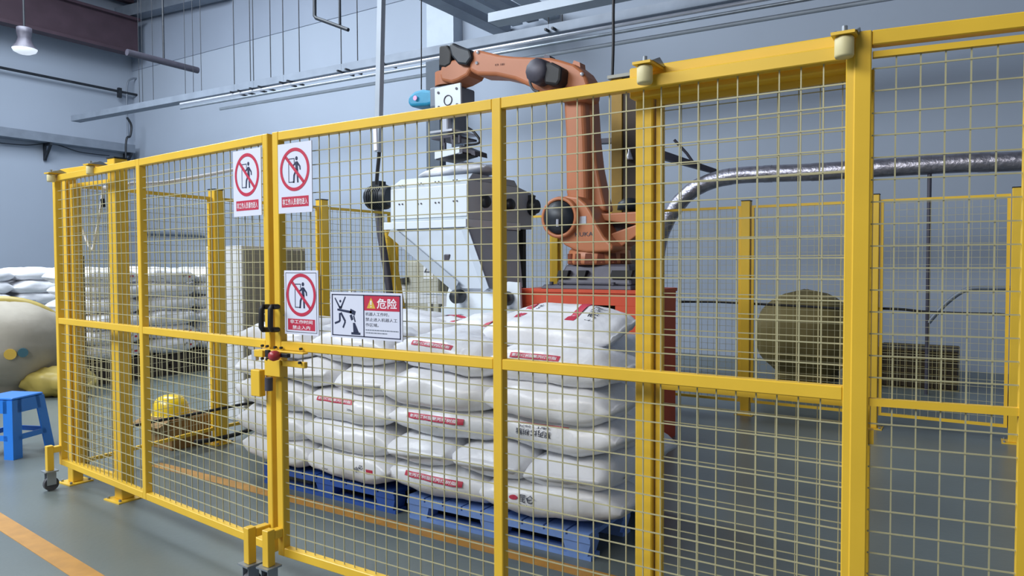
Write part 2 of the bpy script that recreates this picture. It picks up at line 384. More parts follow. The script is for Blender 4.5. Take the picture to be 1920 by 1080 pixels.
for x, lab in list(zip(BX, BL))[:6]: post('fence_post', x, 5.06, 2.10, lab, w=.085)
def panel(label, p0, p1, h0, h1, tw=.025, mid=None, grp=None, rails=(True, True)):
    p0 = Vector(p0); p1 = Vector(p1); L = (p1-p0).length; ang = math.atan2(p1.y-p0.y, p1.x-p0.x); T = frameT(p0.x, p0.y, ang)
    t = thing('wire_fence', label, 'fence', (p0.x, p0.y, 0), grp)
    for u in (0, L-tw): MB().box(u, u+tw, -tw/2, tw/2, h0, h1, T).build('stile', YEL, t)
    zs = [h0, h1-tw]+([mid] if mid else [])
    for z in zs: MB().box(tw, L-tw, -tw/2, tw/2, z, z+tw, T).build('rail', YEL, t)
    zs = sorted(zs)
    for za, zb in zip(zs[:-1], zs[1:]): stuff(wires(MB(), T, tw, L-tw, za+tw, zb, 0, r=.0015).build('wire_mesh', WIRE, t, fix=False))
    return t
ys = [.36, 1.576, 2.74, 3.75, 5.06]
sl = ['first side fence panel behind the left gate leaf', 'side fence panel in front of the pale cabinet', 'side fence panel behind the upper left signs', 'farthest side fence panel, left of the hopper']
for i in range(4): panel('yellow wire mesh '+sl[i], (-5.36+(.11 if i == 0 else 0), ys[i]+.05, 0), (-5.36, ys[i+1]-.05, 0), .12, 2.06)
bl = ['back fence panel in the far left corner of the cage', 'back fence panel behind the hopper', 'back fence panel behind the robot base', 'back fence panel in front of the olive brown sack', 'back fence panel in front of the dark crate']
for i in range(5): panel('yellow wire mesh '+bl[i], (BX[i]+.05, 5.06, 0), (BX[i+1]-.05, 5.06, 0), .12, 2.055)
panel('narrow fixed mesh panel between the two front left posts', (-5.20, .355, 0), (-4.65, .345, 0), .12, 2.05, mid=1.09)
panel('fixed mesh panel overlapping behind the right gate leaf', (-.912, .12, 0), (-.26, .12, 0), .10, 2.045, tw=.022, mid=1.075)
# right end bay with top beam
A2 = .1421; TE = frameT(-.2974, 0, A2)
t = thing('fence_end_frame', 'fixed end frame of thick yellow tube right of the sliding gate', 'fence', (-.28, .02, 0))
MB().box(.0, .0436, -.004, .0396, .0, 2.1267, TE).build('stile', YEL, t, bevel=.003)
MB().box(.0436, .75, .0, .0396, 2.0867, 2.1267, TE).build('beam', YEL, t, bevel=.003)
t = thing('wire_fence', 'rightmost wire mesh panel under the thick top beam', 'fence panel', TE(.3, .03, 0))
MB().box(.046, .393, .008, .028, 2.055, 2.0713, TE).build('rail', YEL, t); MB().box(.046, .393, .008, .028, 1.1000, 1.1207, TE).build('rail', YEL, t)
MB().box(.046, .393, .008, .028, .06, .085, TE).build('rail', YEL, t); MB().box(.393, .414, .006, .03, .06, 2.0713, TE).build('stile', YEL, t)
stuff(wires(MB(), TE, .046, .393, .085, 1.10, .018).build('wire_mesh', WIRE, t, fix=False)); stuff(wires(MB(), TE, .046, .393, 1.1207, 2.055, .018).build('wire_mesh', WIRE, t, fix=False))
MB().box(.046, .06, .02, .05, .99, 1.03, TE).build('hook', YEL, t)
post('fence_post', .155, .11, 2.05, 'yellow fence post at the far right edge of the photo', w=.06)
# fixed guide beams behind the gate tops
t = tag(MB().box(-.985, -.30, .055, .115, 2.042, 2.142).build('guide_beam', YEL, bevel=.004), 'thick yellow guide beam above the right gate leaf, between the two rollers', 'beam')
tag(MB().box(-5.24, -4.60, .30, .36, 2.105, 2.15).build('guide_beam', YEL, bevel=.004), 'short yellow guide beam on the two front left posts', 'beam')
def roller(label, px, py0, py1, y, r=.025):
    c = at(px, (py0+py1)/2, y=y); h = (at(px, py0, y=y)-at(px, py1, y=y)).z
    t = thing('guide_roller', label, 'roller', (c.x, c.y, c.z-h/2), 'rollers that guide the gate tops')
    MB().lathe([(0, -h/2), (r*.9, -h/2), (r, -h/2+.006), (r, h/2-.006), (r*.9, h/2), (0, h/2)], c).build('roller', WHITEP, t)
    p = MB(); p.box(c.x-.03, c.x+.03, c.y-.03, c.y+.12, c.z+h/2+.002, c.z+h/2+.010); p.build('bracket_plate', YEL, t)
    g = MB()
    for k in (-1, 1):
        g.prism([(c.x+k*.03, c.y-.02, c.z+h/2+.01), (c.x+k*.03, c.y+.10, c.z+h/2+.01), (c.x+k*.03, c.y+.04, c.z+h/2+.032)], (.004, 0, 0))
    g.build('gusset', STEEL, t)
    MB().cyl(c+Vector((0, 0, h/2)), c+Vector((0, 0, h/2+.03)), .008, 8).build('bolt', STEEL, t)
roller('cream nylon guide roller above the thick post in front of the robot', 1209, 124, 157, -.03)
roller('cream nylon guide roller at the right end of the gate, by the end frame', 1583, 70, 108, -.03)
roller('cream nylon guide roller at the far left end of the gate', 96, 327, 341, .20)
roller('cream nylon guide roller on the left gate leaf, second from the left end', 170, 311, 327, .17)
# ------------------------------------------------------------------ gate hardware
t = LL
def handle(px, yy, T):
    g = []
    for (x, y) in ((px+14, 575), (px, 575), (px, 618), (px+14, 618)): g.append(at(x, y, y=yy if x == px else yy+.05))
    T2 = MB().tube([g[0], g[1]+Vector((.01, 0, 0)), g[1]+Vector((0, 0, -.01)), g[2]+Vector((0, 0, .01)), g[2]+Vector((.01, 0, 0)), g[3]], .012, 8); return T2
handle(490, -.05, t).build('pull_handle', BLACK, t)
t2 = RL
handle(507, -.055, t2).build('pull_handle', BLACK, t2)
def slab(px0, py0, px1, py1, y, dep):   # rectangle facing the aisle
    a_ = at(px0, py1, y=y); b_ = at(px1, py0, y=y); zc0, zc1 = at((px0+px1)/2, py1, y=y).z, at((px0+px1)/2, py0, y=y).z
    return MB().box(a_.x, b_.x, y-dep, y, zc0, zc1)
t = slab(495, 657, 578, 660, -.004, .03).build('gate_lock', YEL, RL, bevel=.002)
ORIG[t.name] = ORIG[RL.name]
slab(503, 675, 577, 686, -.004, .02).build('lower_plate', YEL, t, bevel=.002)
slab(500, 674, 528, 705, -.024, .012).build('lock_plate', YEL, t, bevel=.002)
slab(486, 655, 502, 668, -.004, .03).build('latch_block', YEL, t, bevel=.002)
slab(501, 656, 507, 669, -.036, .012).build('latch_tongue', BLACK, t)
slab(520, 662, 545, 669, -.03, .02).build('bolt_bar', DARK, t, bevel=.002)
c = at(515, 667, y=-.07); MB().lathe([(0, -.025), (.018, -.022), (.024, -.008), (.022, .01), (.012, .03), (0, .03)], c, 'y', 16).build('knob', mat('red_knob', 'A8353C', .35), t)
slab(478, 656, 486, 675, -.004, .02).build('catch', SILV, t, bevel=.002)
slab(482, 692, 498, 741, -.004, .035).build('strike_plate', YEL, t, bevel=.003)
c0, c1 = at(504, 708, y=-.04), at(504, 732, y=-.04); MB().cyl(c0, c1, .018, 12).build('cylinder', CAST, t)
for px, py in ((494, 648), (503, 649), (518, 651), (529, 652), (566, 654), (494, 672), (503, 673), (564, 680)):
    c = at(px, py, y=-.005 if py < 656 else -.026); MB().cyl(c, c+Vector((0, -.012, 0)), .006, 8).build('screw', DARK, t)

# ------------------------------------------------------------------ signs
def sign_board(label, px0, py0, px1, py1, T, d, org_name='safety_sign'):
    # corner pixels -> extent on the leaf plane
    pass
def plane_of(T):
    o = Vector(T(0, 0, 0)); ux = Vector(T(1, 0, 0))-o; n = Vector(T(0, 1, 0))-o
    return o, ux, n
def hit(px, py, T, d):
    o, ux, n = plane_of(T); v = CF+CR*((px-960)/F_PX)-CU*((py-540)/F_PX)
    o2 = o+n*d; t = (o2-CAM).dot(n)/v.dot(n); p = CAM+v*t
    return (p-o).dot(ux), p.z
def no_entry(label, TLc, BRc, T, d, lines, inner=False):
    (u0, z1), (u1, z0) = hit(*TLc, T, d), hit(*BRc, T, d); w, h = u1-u0, z1-z0; cu = (u0+u1)/2
    t = thing('safety_sign', label, 'sign', T(cu, d, z0))
    MB().box(u0, u1, d-.004, d, z0, z1, T).build('board', SIGNW, t)
    e = .0006
    fn = lambda k: (lambda x, z: Vector(T(cu+x, d-.004-k*e, z)))
    # ring
    zc = z0+h*.62; ro = w*.435; ri = ro*.845; f1, f2, f3 = fn(1), fn(2), fn(3)
    n = 48; r = MB()
    vs = [f2(rr*math.cos(2*math.pi*k/n), zc+rr*math.sin(2*math.pi*k/n)) for rr in (ro, ri) for k in range(n)]
    r.add(vs, [(k, (k+1) % n, n+(k+1) % n, n+k) for k in range(n)])
    hw = ro*.075; c45 = math.sqrt(.5); L = ri*1.02
    r.add([f2(-c45*L-c45*hw, zc+c45*L-c45*hw), f2(-c45*L+c45*hw, zc+c45*L+c45*hw), f2(c45*L+c45*hw, zc-c45*L+c45*hw), f2(c45*L-c45*hw, zc-c45*L-c45*hw)], [(0, 1, 2, 3)])
    r.build('prohibition_ring', RED, t, fix=False)
    # walking figure and door
    s = ro; g = MB()
    def poly(pts): g.add([f1(x*s, zc+y*s) for x, y in pts], [tuple(range(len(pts)))])
    g.add([f1(s*(.14+.085*math.cos(a_)), zc+s*(.50+.095*math.sin(a_))) for a_ in [2*math.pi*k/14 for k in range(14)]], [tuple(range(14))])
    poly([(.05, .36), (.22, .36), (.24, -.02), (.06, -.02)])
    poly([(.20, .36), (.40, .14), (.42, -.04), (.34, -.04), (.32, .10), (.20, .22)])
    poly([(.06, .34), (-.16, .18), (-.18, .08), (.06, .22)])
    poly([(.06, .0), (.18, .0), (.02, -.30), (-.02, -.62), (-.12, -.62), (-.09, -.26)])
    poly([(.12, .0), (.24, .0), (.26, -.62), (.16, -.62)])
    for x0, y0, x1, y1 in ((-.42, -.56, -.38, .50), (-.42, -.60, -.02, -.56), (-.42, .48, .0, .52), (-.04, .30, .0, .50)): poly([(x0, y0), (x1, y0), (x1, y1), (x0, y1)])
    g.build('pictogram', SIGNB, t, fix=False)
    # caption band
    bw, b0, b1 = w*.40, z0+h*(.085 if not inner else .07), z0+h*(.235 if not inner else .245)
    m_ = MB(); m_.add([f1(-bw, b0), f1(bw, b0), f1(bw, b1), f1(-bw, b1)], [(0, 1, 2, 3)]); m_.build('caption_band', RED, t, fix=False)
    tx = MB(); nl = len(lines)
    for i, s_ in enumerate(lines):
        hh = (b1-b0)/nl; put_text(tx, s_, .05, f2, 0, b1-hh*(i+.5), w=bw*(1.84 if nl == 1 else (1.66 if i == 0 else 1.3)), h=hh*(.62 if nl == 1 else .68), bold=.012)
    tx.build('lettering', WHT, t, fix=False)
    if inner:
        b = MB(); i0 = w*.045; q = .0012
        X0, X1, Z0, Z1 = -w/2+i0, w/2-i0, z0+i0, z1-i0
        for x0, x1, y0, y1 in ((X0, X1, Z0, Z0+2*q), (X0, X1, Z1-2*q, Z1), (X0, X0+2*q, Z0, Z1), (X1-2*q, X1, Z0, Z1)): b.add([f1(x0, y0), f1(x1, y0), f1(x1, y1), f1(x0, y1)], [(0, 1, 2, 3)])
        b.build('border_line', INK, t, fix=False)
no_entry('white no entry sign on the left gate leaf, red caption in one line', (438, 285), (492, 403), TL, -.004, ['非工作人员请勿进入'])
no_entry('white no entry sign at the upper left of the right gate leaf, one line caption', (522, 272), (587, 397), TR, -.004, ['非工作人员请勿进入'])
no_entry('white no entry sign beside the black handles, red caption in two lines', (534, 507), (599, 630), TR, -.004, ['非工作时间', '禁止入内'], inner=True)
def danger():
    T, d = TR, -.004
    (u0, z1), (u1, z0) = hit(621, 547, T, d), hit(756, 641, T, d); w, h = u1-u0, z1-z0
    t = thing('danger_sign', 'wide white danger sign with a struck figure and robot, left of the hopper foot', 'sign', T((u0+u1)/2, d, z0))
    MB().box(u0, u1, d-.004, d, z0, z1, T).build('board', SIGNW, t)
    e = .0006; f = lambda k: (lambda x, y: Vector(T(u0+x*w, d-.004-k*e, z0+y*h)))
    f1, f2, f3 = f(1), f(2), f(3)
    b = MB()
    def rect(mb, fn, x0, y0, x1, y1): mb.add([fn(x0, y0), fn(x1, y0), fn(x1, y1), fn(x0, y1)], [(0, 1, 2, 3)])
    for q in ((.02, .045, .98, .065), (.02, .935, .98, .955), (.02, .045, .032, .955), (.968, .045, .98, .955), (.475, .045, .487, .955)): rect(b, f2, *q)
    b.build('border_line', SIGNB, t, fix=False)
    rd = MB(); rect(rd, f1, .487, .62, .968, .935); rd.build('header_band', RED, t, fix=False)
    tr = MB(); tr.add([f2(.525, .665), f2(.645, .665), f2(.585, .90)], [(0, 1, 2)]); tr.build('warning_triangle', GOLD, t, fix=False)
    ex = MB(); ex.add([f3(.578, .74), f3(.592, .74), f3(.595, .83), f3(.575, .83)], [(0, 1, 2, 3)]); rect(ex, f3, .578, .69, .592, .715); ex.build('exclamation_mark', WHT, t, fix=False)
    tx = MB(); put_text(tx, '危险', .1, lambda x, y: f2(.80+x/w, .775+y/h), 0, 0, w=.27*w, h=.22*h, bold=.015); tx.build('heading', WHT, t, fix=False)
    tx = MB()
    for i, (s_, ww) in enumerate((('机器人工作时，', .32), ('禁止进入机器人工', .43), ('作区域。', .18))):
        put_text(tx, s_, .05, lambda x, y: f1(x/w, y/h), (.505+ww/2)*w, (.545-.115*i)*h, w=ww*w, h=.075*h, bold=0)
    tx.build('lettering', INK, t, fix=False)
    sm = MB()
    rg = random.Random(5)
    for yy, xe in ((.205, .955), (.145, .80)):
        x = .505
        while x < xe:
            l_ = rg.uniform(.008, .03); rect(sm, f1, x, yy-.012, x+l_, yy+.010); x += l_+.006
    sm.build('small_print', GREYM, t, fix=False)
    g = MB()
    def stroke(x0, y0, x1, y1, t0, t1=None):
        t1 = t1 or t0; dx, dy = (x1-x0)*w, (y1-y0)*h; L = math.hypot(dx, dy); nx, ny = -dy/L, dx/L
        P = lambda x, y, q: f1(x+nx*q/w, y+ny*q/h)
        g.add([P(x0, y0, -t0), P(x1, y1, -t1), P(x1, y1, t1), P(x0, y0, t0)], [(0, 1, 2, 3)])
    g.add([f1(.145+.014*math.cos(a_)*1.0, .80+.030*math.sin(a_)) for a_ in [2*math.pi*k/12 for k in range(12)]], [tuple(range(12))])
    u = .0042
    stroke(.065, .87, .135, .66, u*.7, u); stroke(.22, .90, .155, .66, u*.7, u); stroke(.125, .66, .165, .66, u*1.3)
    stroke(.10, .615, .31, .565, u*1.0, u*1.3); stroke(.285, .60, .36, .545, u*2.2)
    stroke(.135, .54, .135, .36, u*1.2); stroke(.135, .36, .06, .31, u); stroke(.15, .55, .215, .36, u*1.2); stroke(.215, .36, .18, .22, u)
    stroke(.293, .51, .318, .40, u*1.6); stroke(.335, .50, .358, .36, u*.8)
    g.add([f1(.325, .34), f1(.355, .34), f1(.41, .13), f1(.33, .13)], [(0, 1, 2, 3)]); g.add([f1(.30, .085), f1(.43, .085), f1(.43, .135), f1(.30, .135)], [(0, 1, 2, 3)])
    g.build('pictogram', SIGNB, t, fix=False)
danger()

# ------------------------------------------------------------------ bags
def sp(v, e): return math.copysign(abs(v)**e, v)
class Bag:
    def __init__(s, L, Wd, H, seed=0, amp=.026, sag=.85):
        s.L, s.W, s.H, s.seed, s.amp, s.sag = L, Wd, H, seed, amp, sag
        # arc table of the mid section
        s.tab = []; acc = 0; prev = None; N = 360
        for k in range(N+1):
            th = 2*math.pi*k/N; p = s.sec(th, 1, 1); 
            if prev: acc += math.hypot(p[0]-prev[0], p[1]-prev[1])
            prev = p; s.tab.append((th, acc))
    def sec(s, th, fw, fh):
        y = s.W/2*fw*sp(math.cos(th), .78); z = s.H/2*fh*sp(math.sin(th), .72)
        if z < 0: z *= s.sag
        return y, z
    def P(s, u, th, off=0.0):
        q = max(-1, min(1, u/(s.L/2)))
        fw = .84+.16*(1-q**2)-.05*abs(q)**14; fh = max(.05, (1-abs(q)**3.2))**.55
        y, z = s.sec(th, fw, fh)
        nn = noise.noise(Vector((u*5+s.seed*7.3, y*6, z*9)))*s.amp*1.2+noise.noise(Vector((u*13+s.seed*3.1, y*17, z*14)))*s.amp*.5
        pk = math.sin(y*55+s.seed)*.006*abs(q)**6
        l = math.hypot(y/(s.W/2), z/(s.H/2))+1e-6; k = 1+(off+nn)/max(.03, math.hypot(y, z))
        return Vector((u, y*k, z*k+pk+s.H/2*s.sag))
    def mesh(s, nu=26, nt=26):
        m = MB(); vs = [s.P(s.L/2*math.sin(math.pi/2*(-1+2*i/nu)), 2*math.pi*k/nt) for i in range(nu+1) for k in range(nt)]
        fs = [(i*nt+k, i*nt+(k+1) % nt, (i+1)*nt+(k+1) % nt, (i+1)*nt+k) for i in range(nu) for k in range(nt)]
        fs += [tuple(range(nt))[::-1], tuple(nu*nt+k for k in range(nt))]
        m.add(vs, fs, True); return m
    def arc(s, th0, v):
        import bisect
        a0 = s.tab[int(round(th0/(2*math.pi)*360)) % 361][1]; tgt = (a0+v) % s.tab[-1][1]
        i = bisect.bisect([q[1] for q in s.tab], tgt); i = min(max(i, 1), 360); (t0, c0), (t1, c1) = s.tab[i-1], s.tab[i]
        return t0+(t1-t0)*(tgt-c0)/max(1e-9, c1-c0)
    def patch(s, mb, u0, u1, v0, v1, th0, nu=14, nv=4, off=.0022):
        # front long side is th0 = pi; moving up the front face reduces the angle
        vs = [s.P(u0+(u1-u0)*i/nu, s.arc(th0, -(v0+(v1-v0)*j/nv)), off) for i in range(nu+1) for j in range(nv+1)]
        mb.add(vs, [(i*(nv+1)+j, (i+1)*(nv+1)+j, (i+1)*(nv+1)+j+1, i*(nv+1)+j+1) for i in range(nu) for j in range(nv)], True); return mb
    def text(s, mb, body, cu, cv, th0, w, h, off=.0035, rot=0, bold=.01):
        return put_text(mb, body, .05, lambda x, y: s.P(x, s.arc(th0, -y), off), cu, cv, w=w, h=h, bold=bold, rot=rot)
VAR = []
def bag_variant(i, L, Wd, H, deco):
    b = Bag(L, Wd, H, i); r = thing('filled_bag', 'x', 'bag', (0, 0, -50)); b.mesh().build('bag_body', BAG, r, local=True, fix=True)
    pi = math.pi
    seam = MB()
    for sg in (-1, 1): seam.tube([b.P(sg*L*.488, 2*math.pi*k/16)+Vector((sg*.006, 0, 0)) for k in range(17)], .004, 5, caps=False)
    if deco == 'stripe':       # red band with white characters, small ink marks below
        m = MB(); b.patch(m, -L*.30, L*.22, .012, .045, pi, 18); m.build('red_band', RED, r, local=True, fix=False)
        m = MB(); b.text(m, '聚丙烯树脂聚丙烯树脂', -L*.04, .0285, pi, L*.44, .019); m.build('band_lettering', WHT, r, local=True, fix=False)
        m = MB(); b.text(m, '25kg', -.02, -.015, pi, .06, .012); m.build('lettering', INK, r, local=True, fix=False)
    elif deco == 'arc':
        m = MB(); b.patch(m, -L*.32, L*.18, .050, .057, pi, 18, 1); m.build('red_band', RED, r, local=True, fix=False)
        m = MB(); b.text(m, '聚丙烯树脂', -L*.08, .005, pi, .22, .035, rot=pi); b.text(m, 'GB/T 12670', -L*.08, .036, pi, .2, .011, rot=pi); m.build('lettering', INK, r, local=True, fix=False)
    elif deco == 'logo':
        m = MB(); vs = [b.P(-.168+.026*math.cos(a_), b.arc(pi, -(.015+.013*math.sin(a_))), .003) for a_ in [2*pi*k/14 for k in range(14)]]; m.add(vs, [tuple(range(14))]); m.build('red_emblem', RED, r, local=True, fix=False)
        m = MB(); b.text(m, '昆仑', -.085, .018, pi, .10, .038); b.text(m, 'KunLun', -.085, -.014, pi, .09, .010); m.build('lettering', INK, r, local=True, fix=False)
    elif deco == 'top':        # printed face turned up
        m = MB(); b.patch(m, -L*.30, -L*.24, -.13, .13, pi/2, 3, 12); m.build('red_band', RED, r, local=True, fix=False); m = MB(); b.patch(m, L*.13, L*.20, -.15, .15, pi/2, 4, 14); m.build('red_band', RED, r, local=True, fix=False)
        m = MB(); b.text(m, '聚丙烯树脂', L*.29, 0, pi/2, .24, .055, rot=pi/2); m.build('lettering', INK, r, local=True, fix=False); m = MB(); b.text(m, '25kg', -L*.19, .03, pi/2, .1, .03, rot=pi/2); m.build('lettering', INK, r, local=True, fix=False)
    elif deco == 'marks':
        m = MB(); b.text(m, '昆仑', .17, .02, pi, .07, .03, rot=.5); m.build('lettering', INK, r, local=True, fix=False); m = MB(); b.text(m, '25kg', -.16, -.03, pi, .05, .013); m.build('lettering', INK, r, local=True, fix=False)
        m = MB(); b.patch(m, .22, .27, -.01, .02, pi, 3, 2); m.build('red_emblem', RED, r, local=True, fix=False)
    elif deco == 'edge':
        m = MB(); b.patch(m, -L*.24, L*.16, .056, .088, pi, 14, 3); m.build('red_band', RED, r, local=True, fix=False)
        m = MB(); b.text(m, '聚丙烯树脂聚丙烯树脂', -L*.04, .072, pi, L*.36, .018); m.build('band_lettering', WHT, r, local=True, fix=False)
        m = MB(); b.text(m, '25kg', .12, .025, pi, .06, .014); m.build('lettering', INK, r, local=True, fix=False)
    VAR.append(r); return r
V_PLAIN = bag_variant(1, .78, .53, .24, None)
V_STR = bag_variant(2, .78, .52, .24, 'stripe'); V_ARC = bag_variant(3, .78, .53, .245, 'arc'); V_LOGO = bag_variant(4, .82, .53, .25, 'logo')
V_TOP = bag_variant(5, .80, .54, .20, 'top'); V_MRK = bag_variant(6, .76, .53, .24, 'marks'); V_EDG = bag_variant(7, .78, .52, .24, 'edge'); V_PL2 = bag_variant(8, .78, .54, .25, None)
LAB = {id(V_STR): 'red-banded white bag', id(V_ARC): 'white bag with thin red line and inverted print', id(V_LOGO): 'white bag with small red emblem', id(V_TOP): 'white bag with red bands on top',
       id(V_MRK): 'white bag with small dark marks', id(V_EDG): 'white bag with red upper edge', id(V_PLAIN): 'plain white bag', id(V_PL2): 'plain white bag'}
used = set()
def bag(var, x, y, z, rz, label, group, tilt=(0, 0)):
    if id(var) not in used:
        used.add(id(var)); o = var; o.location = (x, y, z); o['label'] = label; o['group'] = group; o.rotation_euler.z = rz
    else: o = dup(var, (x, y, z), rz, label, group)
    o.rotation_euler.x = tilt[0]; o.rotation_euler.y = tilt[1]
    return o
ORD = ['bottom', 'second', 'third', 'fourth', 'fifth', 'top']
def stack(x0, x1, y0, y1, base, nl, dz, where, grp, seed, special, hidden_group, cross=(1,)):
    rg = random.Random(seed); cx = (x0+x1)/2
    for k in range(nl):
        z = base+dz*k; jx = rg.uniform(-.035, .035); inset = .012*k
        def W3(names, yc, sgn):
            for i in range(3):
                x = x0+.235+(x1-x0-.47)*i/2+jx-(.13 if names == 'back' else 0); v = special.get((k, names, i), rg.choice([V_PLAIN, V_PL2]))
                put(v, x, yc+rg.uniform(-.015, .015), z, R(90)+rg.uniform(-.05, .05), names, i, 3)
        def L2(names, yc):
            for i in range(2):
                x = x0+.355+(x1-x0-.71)*i+jx; v = special.get((k, names, i), rg.choice([V_PLAIN, V_PL2]))
                put(v, x, yc+rg.uniform(-.02, .02), z, rg.uniform(-.11, .11), names, i, 2)
        def put(v, x, y, zz, rz, names, i, n):
            vis = names == 'front' or k == nl-1
            if vis:
                lay = 'top' if k == nl-1 else ORD[k]; pos = (['left', 'right'] if n == 2 else ['left', 'middle', 'right'])[i]
                lab = '%s, %s layer, %s %s of %s' % (LAB[id(v)], lay, names, pos, where)
                g = grp
            else: lab = 'filled white bag behind the front row of the %s' % where; g = hidden_group
            bag(v, x, y, zz, rz, lab, g, (rg.uniform(-.09, .07), rg.uniform(-.06, .06)))
        if k not in cross: L2('front', y0+.24); W3('back', y1-.33, 1)
        else: W3('front', y0+.37, -1); L2('back', y1-.22)
def pallet(label, x0, x1, y0, y1, m, h=.14, name='plastic_pallet'):
    t = thing(name, label, 'pallet', ((x0+x1)/2, (y0+y1)/2, 0))
    dk = MB()
    n = 9; 
    for i in range(n):
        a_ = x0+(x1-x0)*i/n; MB().box(a_+.006, x0+(x1-x0)*(i+1)/n-.006, y0, y1, h-.025, h).build('deck_board', m, t)
    for yy in (y0+.05, (y0+y1)/2, y1-.05): MB().box(x0, x1, yy-.05, yy+.05, h-.05, h-.025).build('stringer', m, t)
    for xx in (x0+.08, (x0+x1)/2, x1-.08):
        for yy in (y0+.06, (y0+y1)/2, y1-.06):
            b = MB(); w0, w1 = .06, .08
            b.hexa([(xx-w0, yy-.05, .022), (xx+w0, yy-.05, .022), (xx+w0, yy+.05, .022), (xx-w0, yy+.05, .022), (xx-w1, yy-.055, h-.05), (xx+w1, yy-.055, h-.05), (xx+w1, yy+.055, h-.05), (xx-w1, yy+.055, h-.05)])
            b.build('foot', m, t)
    for yy in (y0+.06, (y0+y1)/2, y1-.06): MB().box(x0, x1, yy-.05, yy+.05, .0, .022).build('skid', m, t)
    return t
pallet('pale blue plastic pallet under the right bag stack', -2.82, -1.62, 1.03, 1.93, BLUEW)
pallet('deep blue plastic pallet under the left bag stack', -4.12, -2.92, 1.03, 1.98, BLUE)
SPR = {(0, 'front', 1): V_LOGO, (0, 'front', 0): V_STR, (2, 'front', 1): V_ARC, (2, 'front', 0): V_STR, (4, 'front', 1): V_EDG, (4, 'front', 0): V_EDG, (3, 'front', 1): V_PL2, (3, 'front', 0): V_PLAIN, (1, 'front', 2): V_MRK}
stack(-2.93, -1.52, .98, 1.90, .142, 5, .178, 'right stack', 'bags on the right pallet', 11, SPR, 'hidden bags of the right stack')
bag(V_TOP, -2.02, 1.46, .142+5*.178+.02, .03, 'white bag with printed top lying highest on the right pallet stack', 'bags on the right pallet', (.20, .02))
SPL = {(0, 'front', 1): V_MRK, (2, 'front', 1): V_EDG, (2, 'front', 0): V_PLAIN, (4, 'front', 1): V_MRK, (4, 'front', 0): V_PLAIN, (3, 'front', 2): V_PLAIN}
stack(-4.36, -2.94, .98, 2.0, .142, 5, .182, 'left stack', 'bags on the left pallet', 23, SPL, 'hidden bags of the left stack', (3,))
pallet('blue plastic pallet behind the left bag stack', -4.10, -2.90, 2.10, 2.98, BLUE)
stack(-4.25, -2.86, 2.04, 2.93, .142, 5, .182, 'rear stack', 'bags on the rear pallet', 31, {(4, 'back', 1): V_TOP, (4, 'front', 1): V_TOP}, 'hidden bags of the rear stack')
# the slit bag lying over the hopper mouth is added with the hopper

# distant bag piles on the left
def far_pile(x, y, rz, cols, layers, dep, where, grp, base=.30, seed=1):
    rg = random.Random(seed)
    c, s = math.cos(rz), math.sin(rz)
    for k in range(layers):
        for i in range(cols):
            for j in range(dep):
                u = (i-(cols-1)/2)*.78+rg.uniform(-.03, .03); v = j*.52+rg.uniform(-.03, .03)
                vis = j == 0 or k == layers-1
                lab = ('white bag, %s layer, %s %s of %s' % ('top' if k == layers-1 else ORD[k], 'front' if j == 0 else 'back', ['left end', 'second', 'third', 'right end'][i if i < cols-1 else 3], where)) if vis else 'white bag inside the %s' % where
                bag(rg.choice([V_PLAIN, V_PL2, V_MRK]), x+u*c-v*s, y+u*s+v*c, base+k*.19, rz+rg.uniform(-.06, .06), lab, grp, (rg.uniform(-.05, .05), rg.uniform(-.04, .04)))
def dark_pallet(label, cx, cy, L, Wd, rz, h=.29):
    t = thing('wooden_pallet', label, 'pallet', (cx, cy, 0)); T = frameT(cx, cy, rz)
    for z in (0, h/2, ):
        for i in range(6): a_ = -L/2+L*i/6; MB().box(a_+.01, a_+L/6-.02, -Wd/2, Wd/2, z+h/2-.03, z+h/2, T).build('deck_board', PALDK, t)
        for v in (-Wd/2+.05, 0, Wd/2-.05): MB().box(-L/2, L/2, v-.05, v+.05, z, z+h/2-.03, T).build('stringer', PALDK, t)
p0, p1 = at(160, 690, z=0), at(380, 690, z=0); ang = math.atan2(p1.y-p0.y, p1.x-p0.x)
cx, cy = (p0.x+p1.x)/2, (p0.y+p1.y)/2; ax = math.pi/2
dark_pallet('pair of dark pallets under the bag pile behind the left gate leaf', -9.8, 3.6, 2.2, 1.0, ax)
far_pile(-9.45, 3.6, ax, 3, 6, 2, 'far pile behind the left gate leaf', 'bags piled behind the left gate leaf', .295, 5)
dark_pallet('pair of dark pallets under the pile at the left wall', -13.4, 3.4, 3.0, 1.0, ax)
far_pile(-13.0, 3.2, ax, 4, 6, 2, 'pile at the far left edge', 'bags piled at the far left edge', .295, 8)

